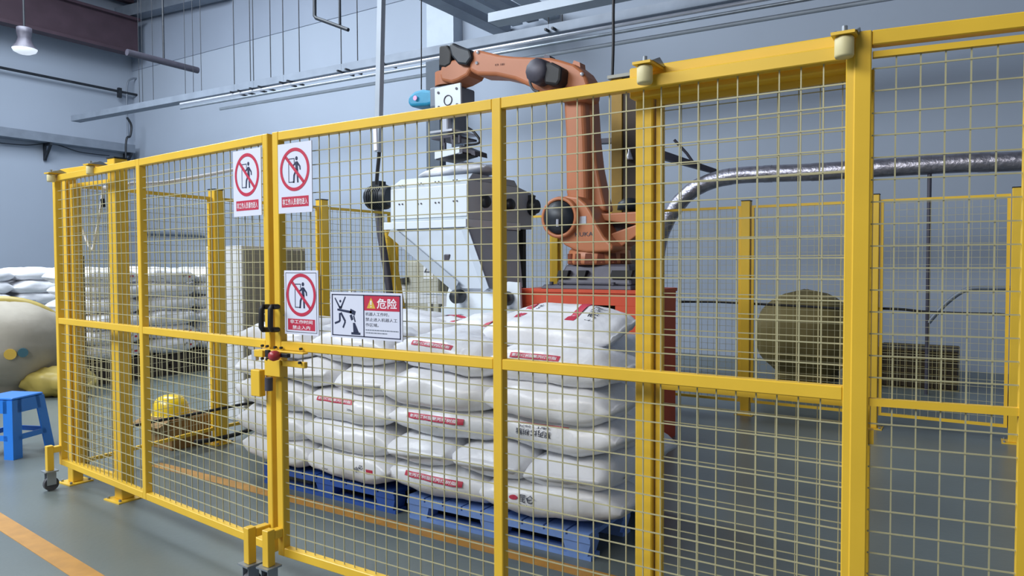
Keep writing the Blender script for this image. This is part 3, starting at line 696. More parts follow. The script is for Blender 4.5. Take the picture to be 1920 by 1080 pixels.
# ------------------------------------------------------------------ hopper (bag dump station)
hx0, hx1, hy0, hy1 = -4.80, -3.88, 3.10, 3.95
t = thing('hopper', 'pale grey steel bag hopper with bolted white front panel', 'hopper', ((hx0+hx1)/2, (hy0+hy1)/2, 0))
MB().box(hx0, hx1, hy0, hy1, 1.90, 2.26).build('housing', HOP, t, bevel=.006)
MB().box(hx0+.01, hx1, hy0-.012, hy0, 1.93, 2.215).build('front_panel', HOPW, t, bevel=.003)
bo = MB()
for px, py in ((752, 348), (787, 344), (820, 341), (854, 338), (752, 383), (787, 382), (820, 380), (854, 377)):
    for dx in (-.02, .02):
        c = at(px, py, y=hy0-.012); bo.cyl(c+Vector((dx, 0, 0)), c+Vector((dx, -.008, 0)), .008, 6)
bo.build('bolt', CAST, t)
li = MB(); li.hexa([(hx0+.02, hy0+.02, 2.26), (hx1-.0, hy0+.02, 2.26), (hx1, hy1, 2.26), (hx0+.02, hy1, 2.26), (hx0+.06, hy0+.08, 2.32), (hx1-.0, hy0+.08, 2.32), (hx1, hy1-.06, 2.32), (hx0+.06, hy1-.06, 2.32)]); li.build('sloped_lid', LGREY, t, bevel=.004)
MB().box(hx0-.06, hx1+.01, hy0-.04, hy1+.03, 1.83, 1.90).build('flange', HOPW, t, bevel=.004)
MB().prism([(hx1, hy1, 2.26), (hx1+.0, hy1+.35, 2.20), (hx1, hy1+.28, 2.10), (hx1, hy1+.28, 1.85), (hx1, hy1, 1.85)], (-.6, 0, 0)).build('rear_box', LGREY, t)
# cone to the outlet
co = MB(); ox0, ox1, oy0, oy1, oz = -3.84, -3.44, 2.955, 3.50, 1.275
co.hexa([(ox0, oy0, oz), (ox1-.1, oy0, oz), (ox1-.1, oy1, oz), (ox0, oy1, oz), (hx0, hy0, 1.83), (hx1, hy0, 1.83), (hx1, hy1, 1.83), (hx0, hy1, 1.83)]); co.build('cone', LGREY, t, bevel=.01)  # greyer than the housing: shade under the hopper put into the colour
ribs = MB(); ribs.bar((hx0+.02, hy0-.03, 1.82), (ox0-.04, oy0-.03, oz+.02), .10, .012, up=(0, 1, 0)); ribs.build('stiffener', LGREY, t)
ribs = MB(); ribs.bar((hx1-.02, hy0-.02, 1.82), (ox1-.12, oy0-.03, oz), .07, .012, up=(0, 1, 0)); ribs.build('stiffener', LGREY, t)
cl = MB(); c = at(848, 487, y=3.1); cl.box(c.x-.04, c.x+.03, 3.02, 3.10, c.z-.03, c.z+.05); cl.build('clamp', CAST, t, bevel=.008)
cl = MB(); c = at(830, 503, y=3.08); c = at(829, 503, y=3.08); cl.cyl(at(824, 492, y=3.06), at(834, 512, y=3.06), .02, 8); cl.build('lever', SILV, t)
# curved base frame
base = [at(x, y, y=3.0) for x, y in ((836, 586), (838, 552), (842, 538), (850, 529), (862, 524), (874, 524), (888, 532), (902, 541), (918, 545), (940, 540), (952, 528), (974, 530), (976, 586))]
MB().prism(base, (0, .03, 0)).build('base_plate', HOPW, t)
z0 = at(900, 577, y=3.0).z
x0_, x1_ = at(828, 580, y=2.98).x, at(978, 580, y=2.98).x
for yy in (2.97, 3.80): MB().box(x0_, x1_ if yy < 3 else -3.42, yy, yy+.06, z0-.09, z0).build('beam', HOP, t, bevel=.003)
for xx in (x0_, x1_-.06):
    for yy in ((2.97, 3.80) if xx == x0_ else (2.97,)): MB().box(xx, xx+.06, yy, yy+.06, 0, z0-.09).build('leg', HOP, t)
MB().box(x0_+.06, x1_-.06, 2.98, 3.02, .35, .40).build('brace', HOP, t)
for k, (px, py) in enumerate(((857, 556), (946, 560))):
    c = at(px, py, y=2.93); MB().lathe([(0, -.05), (.05, -.05), (.062, -.03), (.062, .05), (.03, .07), (0, .07)], c, 'y', 18).build('flange_motor', DARK, t)
def motor(label, cx, cy, cz, L, r, ax=(1, 0, 0), parent=None):
    a_ = Vector((cx, cy, cz)); v = Vector(ax).normalized()
    m = MB(); m.tube([a_-v*L/2, a_-v*(L/2-.03), a_+v*(L/2-.05), a_+v*L/2], r, 16, rs=[r*.7, r, r, r*.8]); o = m.build('motor', DARK, parent, bevel=.0)
    f = MB()
    for i in range(7): q = a_-v*(L*.25)+v*(L*.5*i/6); f.tube([q-v*.004, q+v*.004], r*1.08, 16)
    f.build('cooling_fin', DARK, o); MB().box(cx-.05, cx+.05, cy-.06, cy+.04, cz+r*.8, cz+r*1.35).build('terminal_box', DARK, o); return o
c = at(712, 370, y=3.4); motor('', c.x, c.y, c.z, .30, .12, (1, .0, 0), t)
c = at(992, 388, y=4.2); t2 = thing('vibration_motor', 'dark motor on a slim black upright between the hopper and robot', 'motor', (c.x, c.y, 0))
motor('', c.x, c.y, c.z, .20, .085, (1, 0, 0), t2)
q = at(979, 470, y=4.2); MB().box(q.x-.03, q.x+.03, 4.17, 4.23, 0, c.z-.08).build('upright', BLACK, t2)
q = at(968, 480, y=4.25); MB().box(q.x-.12, q.x+.05, 4.28, 4.33, .0, at(968, 408, y=4.25).z).build('back_panel', LGREY, t2)
for px, py in ((908, 378), (954, 384)):
    c = at(px, py, x=hx1); MB().lathe([(0, .05), (.045, .05), (.06, .03), (.06, 0)], c, 'x', 16).build('side_motor', DARK, t)
# slit bag on the mouth
b = Bag(.72, .52, .16, 15, .03, .6)
sb = thing('emptied_bag', 'crumpled white bag slumped over the hopper mouth under the gripper', 'bag', (-4.22, 3.46, 2.32)); b.mesh(30, 30).build('bag_body', BAGF, sb, local=True); sb.rotation_euler = (0, R(-4), R(8))

# ------------------------------------------------------------------ robot on its red stand
sx0, sx1, sy0, sy1, sz = -3.34, -2.2, 3.10, 3.87, 1.285
t = thing('robot_stand', 'red-orange steel box stand with open front bays under the robot', 'stand', ((sx0+sx1)/2, (sy0+sy1)/2, 0))
MB().box(sx0, sx1, sy0, sy1, sz-.03, sz).build('top_plate', REDST, t, bevel=.003)
for yy in (sy0+.01, sy1-.05):
    MB().box(sx0+.01, sx1-.01, yy, yy+.04, sz-.125, sz-.03).build('apron', REDST, t)
for (xa, xb) in ((sx0+.01, sx0+.18), ((sx0+sx1)/2-.07, (sx0+sx1)/2+.09), (sx1-.24, sx1-.01)):
    for yy in (sy0+.01, sy1-.05): MB().box(xa, xb, yy, yy+.04, .0, sz-.125).build('leg', REDST, t, bevel=.003)
MB().box(sx1-.04, sx1, sy0+.05, sy1-.05, .0, sz-.03).build('side_plate', REDST, t); MB().box(sx0, sx0+.04, sy0+.05, sy1-.05, .0, sz-.03).build('side_plate', REDST, t)
MB().box(sx0+.05, sx1-.05, sy0+.3, sy0+.33, .0, sz-.06).build('inner_wall', mat('shadowed_brown_steel', '5A4A38', .7), t)  # dark brown carries the shade of the open bays in its colour
RY = 3.48
t = thing('industrial_robot', 'orange palletising robot arm reaching left over the hopper', 'robot', (-2.65, RY, sz))
def img(pts, y): return [at(px, py, y=y) for px, py in pts]
def slabp(pts, yc, th, name, m, parent, bevel=.03, seg=3):
    P = img(pts, yc-th/2); return MB().prism(P, (0, th, 0)).build(name, m, parent, bevel=bevel, seg=seg)
# base casting
bc = at(1142, 520, y=RY)
pl = MB(); pl.hexa([(bc.x-.47, RY-.36, sz), (bc.x+.36, RY-.36, sz), (bc.x+.36, RY+.36, sz), (bc.x-.47, RY+.36, sz), (bc.x-.45, RY-.34, sz+.035), (bc.x+.35, RY-.34, sz+.035), (bc.x+.35, RY+.34, sz+.035), (bc.x-.45, RY+.34, sz+.035)]); pl.build('foot_plate', CAST, t, bevel=.006)
bz = sz+.035
bb = MB(); bb.hexa([(bc.x-.36, RY-.30, bz), (bc.x+.34, RY-.30, bz), (bc.x+.34, RY+.30, bz), (bc.x-.36, RY+.30, bz), (bc.x-.30, RY-.22, bz+.17), (bc.x+.28, RY-.22, bz+.17), (bc.x+.28, RY+.24, bz+.17), (bc.x-.30, RY+.24, bz+.17)]); base_o = bb.build('base_casting', CAST, t, bevel=.02, seg=2)
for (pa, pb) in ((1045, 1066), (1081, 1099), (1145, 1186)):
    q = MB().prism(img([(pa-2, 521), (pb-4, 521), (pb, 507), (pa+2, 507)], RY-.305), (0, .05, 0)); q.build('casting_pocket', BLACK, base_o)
for px in (1034, 1052, 1150): c = at(px, 536, y=RY-.33); MB().cyl((c.x, c.y, sz+.035), (c.x, c.y, sz+.06), .018, 8).build('anchor_bolt', CAST, t)
# turntable with slots
tc = at(1124, 470, y=RY); tz0, tz1 = bz+.165, at(1124, 462, y=RY-.2).z
MB().lathe([(0, tz0-0), (.265, tz0), (.275, tz0+.02), (.262, tz0+.12), (.245, tz1-.02), (.20, tz1+.05), (0, tz1+.05)], (tc.x, RY, 0), 'z', 36).build('turntable', KORANGE, t)
sl_ = MB()
for a_ in (-150, -128, -106, -84, -62, -40, -18):
    an = R(a_); dx, dy = math.cos(an), math.sin(an); q = Vector((tc.x+dx*.272, RY+dy*.272, tz0+.055)); tx_ = Vector((-dy, dx, 0))
    P = [q-tx_*.035+Vector((0, 0, -.045)), q+tx_*.035+Vector((0, 0, -.045)), q+tx_*.024+Vector((0, 0, .04)), q-tx_*.024+Vector((0, 0, .04))]
    sl_.prism([p_-Vector((dx, dy, 0))*.02 for p_ in P], Vector((dx, dy, 0))*.022)
sl_.build('vent_slot', mat('dark_rust_recess', '6A3018', .7), t)
# shoulder body
sh = [(1046, 372), (1062, 366), (1082, 368), (1098, 382), (1108, 398), (1134, 402), (1190, 399), (1192, 424), (1160, 440), (1152, 447), (1150, 462), (1146, 472), (1100, 474), (1078, 470), (1058, 460), (1044, 446), (1033, 430), (1028, 408), (1032, 388)]
sh_front = [(1046, 372), (1062, 366), (1082, 368), (1098, 382), (1108, 398), (1118, 420), (1132, 444), (1150, 462), (1146, 472), (1100, 474), (1078, 470), (1058, 460), (1044, 446), (1033, 430), (1028, 408), (1032, 388)]
slabp(sh_front, RY-.08, .40, 'shoulder', KORANGE, t, .03)
slabp([(1100, 396), (1134, 400), (1204, 396), (1208, 420), (1180, 420), (1116, 412)], RY+.02, .20, 'upper_strut', KORANGE, t, .012)
slabp([(1128, 444), (1206, 416), (1208, 432), (1160, 466), (1146, 470)], RY+.02, .22, 'lower_strut', KORANGE, t, .012)
slabp([(1112, 414), (1200, 414), (1190, 426), (1134, 444)], RY+.08, .06, 'strut_recess', CAST, t, .004)
# shoulder motor in its rim
mc = at(1051, 408, y=RY-.30)
MB().lathe([(.175, .06), (.175, -.02), (.165, -.035), (.145, -.035), (.145, .02)], mc, 'y', 32).build('motor_rim', KORANGE, t)
mo = MB().lathe([(0, -.10), (.06, -.10), (.10, -.06), (.135, -.045), (.142, .0), (.142, .05), (0, .05)], mc, 'y', 28).build('shoulder_motor', DARK, t)
MB().cyl(mc+Vector((.03, -.105, -.02)), mc+Vector((.03, -.105, -.08)), .012, 8).build('connector', SILV, mo)
pq = MB().prism(img([(1079, 406), (1099, 405), (1099, 420), (1078, 421)], RY-.285), (0, .006, 0)); pq.build('rating_plate', SILV, t, bevel=.002)
lt = MB(); cK = at(1095, 439, y=RY-.2835); put_text(lt, 'KUKA', .05, lambda x, z_: Vector((cK.x+x, RY-.2835, cK.z+z_)), 0, 0, w=.165, h=.034, bold=.0); lt.build('lettering', INK, t, fix=False)
# upper arm: two beams side by side
ua = [(1054, 160), (1106, 150), (1112, 255), (1118, 310), (1128, 366), (1126, 392), (1062, 392), (1056, 360), (1058, 300), (1058, 255)]
slabp([(1052, 150), (1092, 150), (1097, 255), (1100, 366), (1100, 384), (1064, 384), (1059, 360), (1058, 300), (1058, 255)], RY-.02, .24, 'upper_arm', KORANGE, t, .05, 4)
slabp([(1086, 152), (1106, 152), (1112, 255), (1118, 310), (1129, 366), (1136, 396), (1094, 400), (1098, 300), (1096, 255)], RY+.06, .18, 'link_arm', KORANGE, t, .03, 3)
# forearm
fa = [(888, 91), (905, 95), (935, 102), (960, 105), (1015, 107), (1030, 107), (1050, 112), (1076, 120), (1090, 131), (1097, 142), (1103, 160), (1100, 186), (1050, 190), (1018, 178), (1000, 166), (965, 150), (930, 142), (895, 141), (880, 134), (876, 112)]
slabp(fa, RY-.10, .26, 'forearm', KORANGE, t, .035, 4)
lug = MB(); lug.prism(img([(1019, 108), (1021, 102), (1030, 104), (1032, 112)], RY-.14), (0, .1, 0)); lug.build('lifting_lug', CAST, t)
lug = MB(); lug.prism(img([(1073, 120), (1076, 113), (1087, 117), (1088, 127)], RY-.14), (0, .1, 0)); lug.build('lifting_lug', KORANGE, t)
ec = at(1012, 135, y=RY-.30); MB().lathe([(0, -.09), (.085, -.09), (.105, -.06), (.11, .08), (0, .08)], ec, 'y', 12).build('elbow_motor', CAST, t)
slabp([(1016, 117), (1034, 116), (1052, 126), (1050, 150), (1044, 160), (1020, 157)], RY-.28, .16, 'elbow_drive', BLACK, t, .02, 2)
MB().tube(catmull([at(993, 140, y=RY-.3), at(994, 155, y=RY-.3), at(1000, 168, y=RY-.3), at(1010, 172, y=RY-.3)], 6), .012, 6).build('elbow_cable', RUB, t)
lt = MB(); cK = at(937, 121, y=RY-.2325); put_text(lt, 'KR 180', .05, lambda x, z_: Vector((cK.x+x, RY-.2325, cK.z+z_)), 0, 0, w=.10, h=.018, rot=-.08); lt.build('lettering', mat('faded_print', '6E3E30', .6), t, fix=False)
lm_ = MB()
for (px, py) in ((896, 98), (894, 118), (1091, 139)): c = at(px, py, y=RY-.235); lm_.lathe([(0, -.012), (.014, -.008), (.016, .004)], c, 'y', 10)
lm_.build('reference_cap', SILV, t)
# wrist
slabp([(826, 122), (846, 112), (880, 106), (884, 128), (876, 142), (858, 152), (846, 156), (826, 152), (823, 140)], RY-.08, .26, 'wrist', KORANGE, t, .03, 3)
slabp([(823, 86), (838, 84), (846, 96), (844, 120), (834, 126), (822, 124)], RY-.10, .24, 'wrist_motor', BLACK, t, .015, 2)
slabp([(840, 84), (848, 79), (860, 86), (880, 92), (884, 108), (874, 122), (858, 120), (846, 106)], RY-.16, .22, 'wrist_motor', DARK, t, .02, 2)
wz = at(846, 156, y=RY).z; wx = at(848, 156, y=RY).x
MB().cyl((wx, RY-.06, wz-.05), (wx, RY-.06, wz+.08), .13, 24).build('tool_flange', KORANGE, t)
# gripper
t = thing('bag_gripper', 'steel bag gripper with white plates hanging from the robot wrist', 'gripper', (wx, RY, wz-.9))
gz = wz-.06
MB().box(wx-.14, wx+.16, RY-.18, RY+.16, gz-.20, gz).build('head_block', GREYM, t, bevel=.02, seg=2)
q = img([(815, 166), (863, 155), (864, 206), (816, 212)], RY-.30); pl_ = MB().prism(q, (0, .02, 0)).build('face_plate', HOPW, t)
ho = MB()
for px, py in ((822, 174), (856, 166), (823, 201), (857, 196)): c = at(px, py, y=RY-.302); ho.cyl(c, c+Vector((0, -.006, 0)), .012, 10)
c = at(840, 188, y=RY-.302); ho.tube([c+Vector((.045*math.cos(a_), -.002, .045*math.sin(a_))) for a_ in [2*math.pi*k/20 for k in range(21)]], .005, 5)
ho.build('bolt', CAST, pl_)
g1 = at(845, 212, y=RY).z; g2 = at(845, 252, y=RY).z; g3 = at(845, 290, y=RY).z
MB().box(wx-.05, wx+.10, RY-.1, RY+.1, g2, gz-.18).build('mast', GREYM, t, bevel=.01)
MB().box(wx-.02, wx+.06, RY-.16, RY-.08, g2-.05, g1).build('cylinder', SILV, t, bevel=.01)
for k, zz in enumerate((g2, g2-.05)): MB().box(wx-.12, wx+.16, RY-.22+.04*k, RY+.18, zz-.015, zz+.005).build('cross_plate', SILV if k == 0 else CAST, t)
q = img([(815, 284), (861, 275), (861, 286), (815, 298)], RY-.30); MB().prism(q, (0, .05, 0)).build('jaw_plate', HOPW, t)
MB().prism(img([(815, 294), (861, 283), (861, 287), (818, 300)], RY-.28), (0, .3, 0)).build('jaw', BLACK, t)
MB().prism(img([(862, 272), (890, 283), (891, 292), (868, 286)], RY-.1), (0, .2, 0)).build('jaw', CAST, t)
MB().tube(catmull([at(878, 240, y=RY-.1), at(889, 248, y=RY-.14), at(899, 262, y=RY-.14), at(895, 269, y=RY-.14), at(872, 272, y=RY-.12)], 8), .012, 8).build('air_hose', BLACK, t)
for px, py in ((832, 268), (848, 262), (834, 276), (850, 270), (862, 262)): c = at(px, py, y=RY-.2); MB().cyl(c+Vector((0, 0, -.03)), c+Vector((0, 0, .04)), .016, 10).build('suction_spring', CAST, t)
# teal cover
tp = thing('teal_cover', 'teal plastic housing hung left of the gripper', 'cover', at(786, 195, y=4.6))
MB().prism(img([(763, 192), (765, 180), (776, 171), (790, 167), (806, 169), (816, 178), (818, 192), (800, 198), (768, 200)], 4.6), (0, .35, 0)).build('shell', TEAL, tp, bevel=.05, seg=3)
c = at(779, 184, y=4.58); MB().cyl(c, c+Vector((0, -.01, 0)), .03, 12).build('pilot_lamp', mat('pink_lamp', 'E7A9D0', .3), tp)
MB().cyl(at(790, 168, y=4.75), at(790, -40, y=4.75), .008, 6).build('hanger_wire', DARK, tp)
# yellow column and bracket arm behind the robot
YC = 4.55
q0, q1 = at(1146, 300, y=YC), at(1166, 300, y=YC)
t = thing('lifting_column', 'tall yellow and brown column standing behind the robot arm', 'column', (q0.x, YC, 0))
MB().box(q0.x, q1.x, YC, YC+.12, 0, at(1155, 146, y=YC).z).build('front_face', mat('dull_ochre_steel', '9C7A2A', .6), t, bevel=.004)
MB().box(q1.x, q1.x+.20, YC+.02, YC+.30, 0, at(1180, 150, y=YC).z).build('side_channel', mat('dark_brown_steel', '3F332B', .7), t)
MB().box(q0.x-.03, q1.x+.10, YC-.03, YC+.30, at(1155, 147, y=YC).z, at(1155, 141, y=YC).z).build('cap', BEIGE, t)
c = at(1180, 290, y=YC-.02); MB().lathe([(0, .06), (.012, .06), (.012, .03), (.035, -.03), (.04, -.05), (0, -.05)], c, 'z', 12).build('lubricator', SILV, t)
c = at(1180, 384, y=YC-.1); MB().lathe([(0, .07), (.06, .06), (.11, .02), (.12, -.05), (0, -.05)], c, 'z', 18).build('dome', DARK, t)
a_, b_ = at(1118, 266, y=5.3), at(1342, 324, y=8.6)
tag(MB().bar(at(1118, 266, y=5.0), at(1150, 264, y=5.0), .10, .05).build('beam_end', CAST), 'dark beam end left of the yellow column behind the robot', 'beam')
q = at(1235, 292, z=3.30); q2 = at(1342, 325, z=3.05)
tag(MB().bar(at(1215, 283, y=6.6), at(1342, 322, y=7.4), .10, .11, w1=.05, h1=.06).build('bracket_arm', CAST), 'dark tapering bracket arm above the silver duct', 'bracket')
tag(MB().tube([at(1264, 262, y=6.9), at(1288, 288, y=7.0), at(1300, 305, y=7.05)], .02, 6).build('stay_rod', CAST), 'thin dark stay rod resting on the bracket arm', 'rod')

# ------------------------------------------------------------------ silver duct with drop pipe
DY = 7.2
pts = [(1229, 560), (1232, 480), (1240, 440), (1256, 405), (1285, 368), (1320, 345), (1370, 331), (1440, 326), (1520, 323), (1600, 318), (1700, 312), (1800, 306), (1920, 302), (2300, 285)]
t = thing('foil_duct', 'crinkled silver foil duct curving up behind the robot to the right', 'duct', at(1229, 560, y=DY))
W3 = catmull([at(px, py, y=DY) for px, py in pts], 8)
low = W3[0]; W3 = [Vector((low.x, low.y, .02))]+W3
duct = MB().tube(W3, .105, 20).build('duct', FOIL, t)
for i in range(12, len(W3)-2, 9): MB().tube([W3[i]-(W3[i+1]-W3[i]).normalized()*.05, W3[i]+(W3[i+1]-W3[i]).normalized()*.05], .108, 20, caps=False).build('tape_band', FOIL, t)
q = at(1743, 322, y=DY)
t = thing('drop_pipe', 'dark thin drop pipe below the silver duct with a curved side branch', 'pipe', (q.x, DY, 0))
MB().cyl((q.x, DY, q.z-.02), (q.x, DY, q.z+.02), .05, 12).build('saddle', CAST, t)
q2 = at(1738, 690, y=DY); MB().tube([(q.x, DY, q.z), (q2.x, DY, 0)], .022, 8).build('pipe', CAST, t)
MB().tube(catmull([at(1741, 605, y=DY), at(1752, 592, y=DY), at(1775, 568, y=DY), at(1800, 549, y=DY), at(1822, 541, y=DY), at(1860, 540, y=DY), at(1960, 541, y=DY)], 8), .024, 8).build('branch', GREYM, t)
tag(MB().tube(catmull([at(1272, 566, y=5.2), at(1340, 566, y=5.15), at(1420, 570, y=5.13), at(1500, 574, y=5.15), at(1590, 579, y=5.15), at(1630, 578, y=5.15), at(1690, 580, y=5.15), at(1740, 585, y=5.15), at(1820, 588, y=5.15), at(1880, 590, y=5.15), at(1915, 600, y=5.13), at(1918, 640, y=5.13), at(1898, 700, y=5.13), at(1890, 780, y=5.13), at(1896, 820, y=5.13)], 8), .012, 6).build('fence_cable', BLACK), 'thin black cable strung along the back fence on the right', 'cable')

# ------------------------------------------------------------------ sacks, crate and machine in the background
def big_sack(label, cx, cy, r, h, m, liner=None, seed=0, sq=.75):
    t = thing('bulk_sack', label, 'sack', (cx, cy, 0)); vs = []; nu, nt = 22, 36
    for i in range(nu+1):
        q = i/nu; z = h*q; rr = r*max(.62 if q < .3 else .04, (1-abs(2*q-1)**2.5)**.55)*(1 if q > .02 else 1)
        for k in range(nt):
            th = 2*math.pi*k/nt; x, y = sp(math.cos(th), sq), sp(math.sin(th), sq)
            n_ = 1+.07*noise.noise(Vector((x*2.2+seed, y*2.2, z*3)))+.03*noise.noise(Vector((x*7+seed, y*7, z*8)))
            vs.append((x*rr*n_, y*rr*n_, z+.03*noise.noise(Vector((x*3, y*3, seed+2)))*q))
    vs = [(v[0], v[1], max(0, v[2])) for v in vs]
    MB().add(vs, [(i*nt+k, i*nt+(k+1) % nt, (i+1)*nt+(k+1) % nt, (i+1)*nt+k) for i in range(nu) for k in range(nt)]+[tuple(range(nt))[::-1], tuple(nu*nt+k for k in range(nt))], True).build('sack_body', m, t, local=True)
    if liner:
        vd = Vector((cx-CAM.x, cy-CAM.y, 0)).normalized(); pd = Vector((-vd.y, vd.x, 0)); pd = pd if pd.x > 0 else -pd; ring = []
        for j in range(31):
            a_ = R(118-158*j/30); ring.append(pd*(r*.93*math.cos(a_))-vd*.10+Vector((0, 0, h*.5+h*.46*math.sin(a_))))
        MB().tube(ring, .075, 8).build('liner_rim', liner, t, local=True)
    return t
c = at(20, 735, z=0)
s_ = big_sack('large beige bulk sack with a yellow rim behind the blue stool', -9.65, 1.70, .70, 1.12, SACK, SACKY, 1, 1.0)
c = at(43, 661, x=-9.02) + (CAM-at(43, 661, x=-9.02)).normalized()*.10; vd_ = (c-CAM); vd_.z = 0; vd_.normalize()
em = MB(); em.cyl(c-vd_*.03, c+vd_*.08, .05, 16); o_ = em.build('round_emblem', mat('teal_print', '3C6470', .5), s_); em = MB(); em.cyl(c+Vector((-.04, -.11, -.01))-vd_*.02, c+Vector((-.04, -.11, -.01))+vd_*.08, .06, 12); em.build('yellow_patch', GOLD, s_)
yl_ = thing('plastic_sheet', 'crumpled yellow plastic sheet on the floor between the stool and fence', 'plastic sheet', (-8.85, 1.95, 0))
b = Bag(.75, .30, .42, 33, .06, .6); b.mesh(24, 24).build('sheet', SACKY, yl_, local=True, fix=True); yl_.rotation_euler.z = R(35)
big_sack('olive brown bulk sack standing outside the back fence on the right', -1.88, 7.75, .60, 1.14, SACKB, None, 4)
t = thing('wire_crate', 'dark brown mesh crate on the floor behind the back fence', 'crate', (-.75, 7.9, 0))
MB().box(-1.03, -.20, 7.6, 8.3, .02, .46).build('contents', CRATE, t)
g = MB()
for i in range(14): x = -1.05+i*.87/13; g.box(x-.004, x+.004, 7.575, 7.585, 0, .52)
for i in range(7): z = .01+i*.085; g.box(-1.05, -.18, 7.572, 7.58, z-.004, z+.004)
stuff(g.build('wire_front', PALDK if False else mat('brass_wire', '8A7C50', .5), t, fix=False))
# cabinet
cx0, cx1 = -6.42, -5.87; cz1 = 1.68
t = thing('control_cabinet', 'pale cabinet with a dark grey side door beside the side fence', 'cabinet', (-6.1, 2.6, 0))
MB().box(cx0, cx1, 2.2, 2.98, 0, cz1).build('body', CABW, t, bevel=.006)
MB().box(cx1, cx1+.012, 2.22, 2.96, .03, cz1-.04).build('door', CABG, t, bevel=.003)
# boxes and helmet
t = thing('cardboard_box', 'brown open box on the floor under the yellow helmet', 'box', (-5.60, 1.40, 0))
MB().box(-5.83, -5.45, 1.20, 1.56, 0, .25).build('body', CARD, t, bevel=.004)
MB().prism([(-5.83, 1.20, .25), (-5.45, 1.20, .25), (-5.45, 1.09, .20), (-5.83, 1.09, .20)], (0, 0, .006)).build('flap', CARD, t)
hc = Vector((-5.68, 1.34, .252))
t = thing('safety_helmet', 'yellow safety helmet lying on the brown box', 'helmet', hc)
prof = [(.0, .165), (.055, .158), (.098, .138), (.126, .095), (.136, .045), (.138, .012)]
m_ = MB().lathe(prof, hc, 'z', 28); m_.v = [Vector((hc.x+(v.x-hc.x)*1.18, v.y, v.z)) for v in m_.v]; m_.build('shell', HAT, t)
m_ = MB(); n = 28; vs = []
for k in range(n):
    a_ = 2*math.pi*k/n; e_ = .03+(.05 if math.cos(a_) > .2 else 0)*max(0, math.cos(a_))
    vs += [hc+Vector((.152*math.cos(a_), .13*math.sin(a_), .014)), hc+Vector(((.152+e_)*math.cos(a_), (.13+.02)*math.sin(a_), .004))]
m_.add(vs, [(2*k, 2*k+1, (2*k+3) % (2*n), (2*k+2) % (2*n)) for k in range(n)], True); m_.build('brim', HAT, t)
for k in (-.03, 0, .03): MB().tube([hc+Vector((.15*math.cos(a_)*1.0, k, .155*math.sin(a_)+.002)) for a_ in [math.pi*(.15+.7*j/10) for j in range(11)]], .006, 6).build('ridge', HAT, t)
tag(MB().tube(catmull([at(238, 801, x=-5.30), at(290, 790, x=-5.29), at(340, 781, x=-5.28), at(400, 769, x=-5.28), at(450, 759, x=-5.28), at(492, 752, x=-5.28), at(560, 742, x=-5.28)], 8), .012, 6).build('low_cable', BLACK), 'black cable sagging low along the side fence', 'cable')
tag(MB().tube(catmull([at(365, 829, x=-5.25), at(400, 824, x=-5.25), at(440, 815, x=-5.25), at(480, 802, x=-5.25), at(520, 793, x=-5.25)], 8), .018, 6).build('floor_cable', BLACK), 'black cable on the floor at the foot of the side fence', 'cable')
# white rope at the top left
tag(MB().tube(catmull([at(196, 352, y=.5), at(214, 355, y=.5), at(232, 352, y=.5), at(246, 345, y=.55), at(272, 345, y=.9), at(310, 342, y=1.2), at(350, 335, y=1.4), at(400, 326, y=1.6), at(438, 318, y=1.75)], 8), .014, 7).build('white_cord', ROPE), 'white cord strung level behind the left gate leaf top', 'cord')
tag(MB().tube(catmull([at(142, 375, y=.6), at(146, 400, y=.6), at(156, 435, y=.6), at(172, 468, y=.6), at(178, 450, y=.6), at(186, 410, y=.6), at(192, 370, y=.6), at(194, 354, y=.6)], 8), .010, 6).build('white_cord', ROPE), 'white cord hanging in a loop between the two front left posts', 'cord')
tag(MB().bar(at(192, 373, y=.57), at(194, 388, y=.57), .02, .02).build('cord_clip', BLACK), 'small black clip on the hanging white cord', 'clip')
tag(MB().tube([at(149, 480, x=-5.6), (-5.6, at(158, 830, x=-5.6).y, 0)], .035, 8).build('dark_pole', BLACK), 'thin dark pole standing just outside the side fence at the left', 'pole')
tag(MB().tube(catmull([at(262, 436, y=9.42), at(300, 437, y=9.42), at(340, 438, y=9.42), at(380, 440, y=9.42), at(390, 446, y=9.42), at(393, 470, y=9.42), at(393, 600, y=9.42)], 8), .05, 8).build('bent_wall_pipe', GREYM), 'bent grey pipe on the far wall, seen left of the cabinet', 'pipe')
# grey bales and machine behind the hopper
t = thing('wrapped_bale', 'low grey wrapped bale behind the side fence, left of the machine', 'bale', at(665, 600, y=5.9)); t.location.z = 0
c = at(665, 560, y=6.3); b = Bag(1.15, .8, 1.0, 41, .03, .95); b.mesh().build('wrap', mat('grey_stretch_film', '9C9AA6', .45, 0, .1, 3), t, local=True); t.location = (c.x, c.y, .05); t.rotation_euler.z = R(30)
p_ = Vector((c.x+.05, c.y-.1, 1.0)); tr_ = tag(MB().cyl(p_, p_+Vector((0, 0, .10)), .06, 14).build('tape_roll', CABW), 'small white roll standing on the grey bale', 'roll')
t = thing('sewing_machine_cabinet', 'beige machine cabinet with a warning triangle behind the hopper', 'machine', at(800, 600, y=5.6)); t.location.z = 0
ORIG[t.name] = Vector(t.location)
q0, q1 = at(763, 540, y=5.6), at(822, 540, y=5.6); zt_ = at(790, 490, y=5.6).z
MB().box(q0.x, q1.x, 5.6, 6.1, .0, zt_).build('body', BEIGE, t, bevel=.01)
MB().prism(img([(730, 560), (742, 530), (756, 530), (764, 560)], 5.6), (0, .3, 0)).build('side_shell', CABW, t, bevel=.02)
MB().prism(img([(733, 545), (738, 524), (763, 520), (764, 530), (745, 532), (738, 548)], 5.55), (0, .2, 0)).build('black_guard', BLACK, t)
MB().prism(img([(794, 491), (812, 491), (812, 523), (793, 523)], 5.595), (0, .004, 0)).build('warning_label', CABW, t)
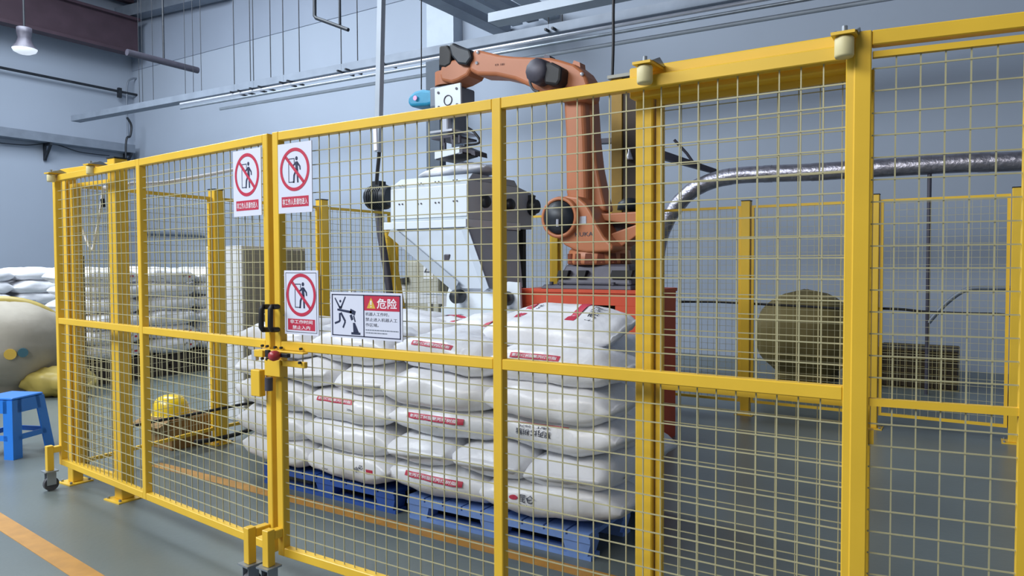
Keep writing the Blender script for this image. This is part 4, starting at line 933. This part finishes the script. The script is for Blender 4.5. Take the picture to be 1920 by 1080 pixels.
tri = MB(); P = img([(795, 511), (803, 494), (811, 511)], 5.588); Pi = img([(798, 509), (803, 499), (808, 509)], 5.588)
tri.add(P+Pi, [(0, 1, 4, 3), (1, 2, 5, 4), (2, 0, 3, 5)]); tri.build('warning_triangle', INK, t, fix=False)
tri = MB(); tri.add(img([(802.3, 507), (803.7, 507), (804, 501), (802, 501)], 5.586), [(0, 1, 2, 3)]); tri.build('exclamation_mark', INK, t, fix=False)
t = thing('roller_conveyor', 'pale steel conveyor frame behind the bags, left of the hopper foot', 'conveyor', at(790, 600, y=4.6)); t.location.z = 0; ORIG[t.name] = Vector(t.location)
for y_, py in ((4.5, 552), (5.0, 548)):
    a_, b_ = at(752, py, y=y_), at(838, py, y=y_); MB().box(a_.x, b_.x, y_, y_+.05, a_.z-.10, a_.z).build('side_rail', CABW, t)
a_ = at(752, 552, y=4.5); b_ = at(838, 552, y=4.5)
for i in range(9): x = a_.x+.05+(b_.x-a_.x-.1)*i/8; MB().cyl((x, 4.55, a_.z-.03), (x, 5.0, a_.z-.03), .022, 8).build('roller', STEEL, t)
for x in (a_.x+.03, b_.x-.03):
    for y_ in (4.5, 5.0): MB().box(x-.025, x+.025, y_, y_+.05, 0, a_.z-.10).build('leg', CABW, t)

# ------------------------------------------------------------------ blue stool
t = thing('plastic_stool', 'bright blue plastic stool on the floor at the left edge', 'stool', (-6.50, .50, 0), rz=R(22))
hs, hb_, H = .15, .20, .47
MB().box(-hs, hs, -hs, hs, H-.02, H).build('seat', STOOLB, t, local=True, bevel=.015, seg=2)
def lerp(z): return hb_+(hs-hb_)*z/H
ap = MB()
for k in range(4):
    T = frameT(0, 0, k*math.pi/2)
    for z0, z1 in ((H-.12, H-.02), (.14, .18)):
        w0, w1 = lerp(z0), lerp(z1); ap = MB(); ap.hexa([Vector(T(-w0+.05, -w0, z0)), Vector(T(w0-.05, -w0, z0)), Vector(T(w0-.05, -w0+.012, z0)), Vector(T(-w0+.05, -w0+.012, z0)), Vector(T(-w1+.05, -w1, z1)), Vector(T(w1-.05, -w1, z1)), Vector(T(w1-.05, -w1+.012, z1)), Vector(T(-w1+.05, -w1+.012, z1))])
        ap.build('apron' if z1 > .3 else 'stretcher', STOOLB, t, local=True)
    lg = MB(); w0, w1 = lerp(0), lerp(H-.02); e_ = .085
    P = lambda w, e1: [Vector(T(-w, -w, 0)), Vector(T(-w+e1, -w, 0)), Vector(T(-w+e1, -w+.014, 0)), Vector(T(-w+.014, -w+.014, 0)), Vector(T(-w+.014, -w+e1, 0)), Vector(T(-w, -w+e1, 0))]
    A_ = P(w0, e_); B_ = [v+Vector((0, 0, H-.02)) for v in P(w1, e_)]
    lg.add(A_+B_, [tuple(range(6))[::-1], tuple(range(6, 12))]+[(i, (i+1) % 6, (i+1) % 6+6, i+6) for i in range(6)]); lg.build('leg', STOOLB, t, local=True)
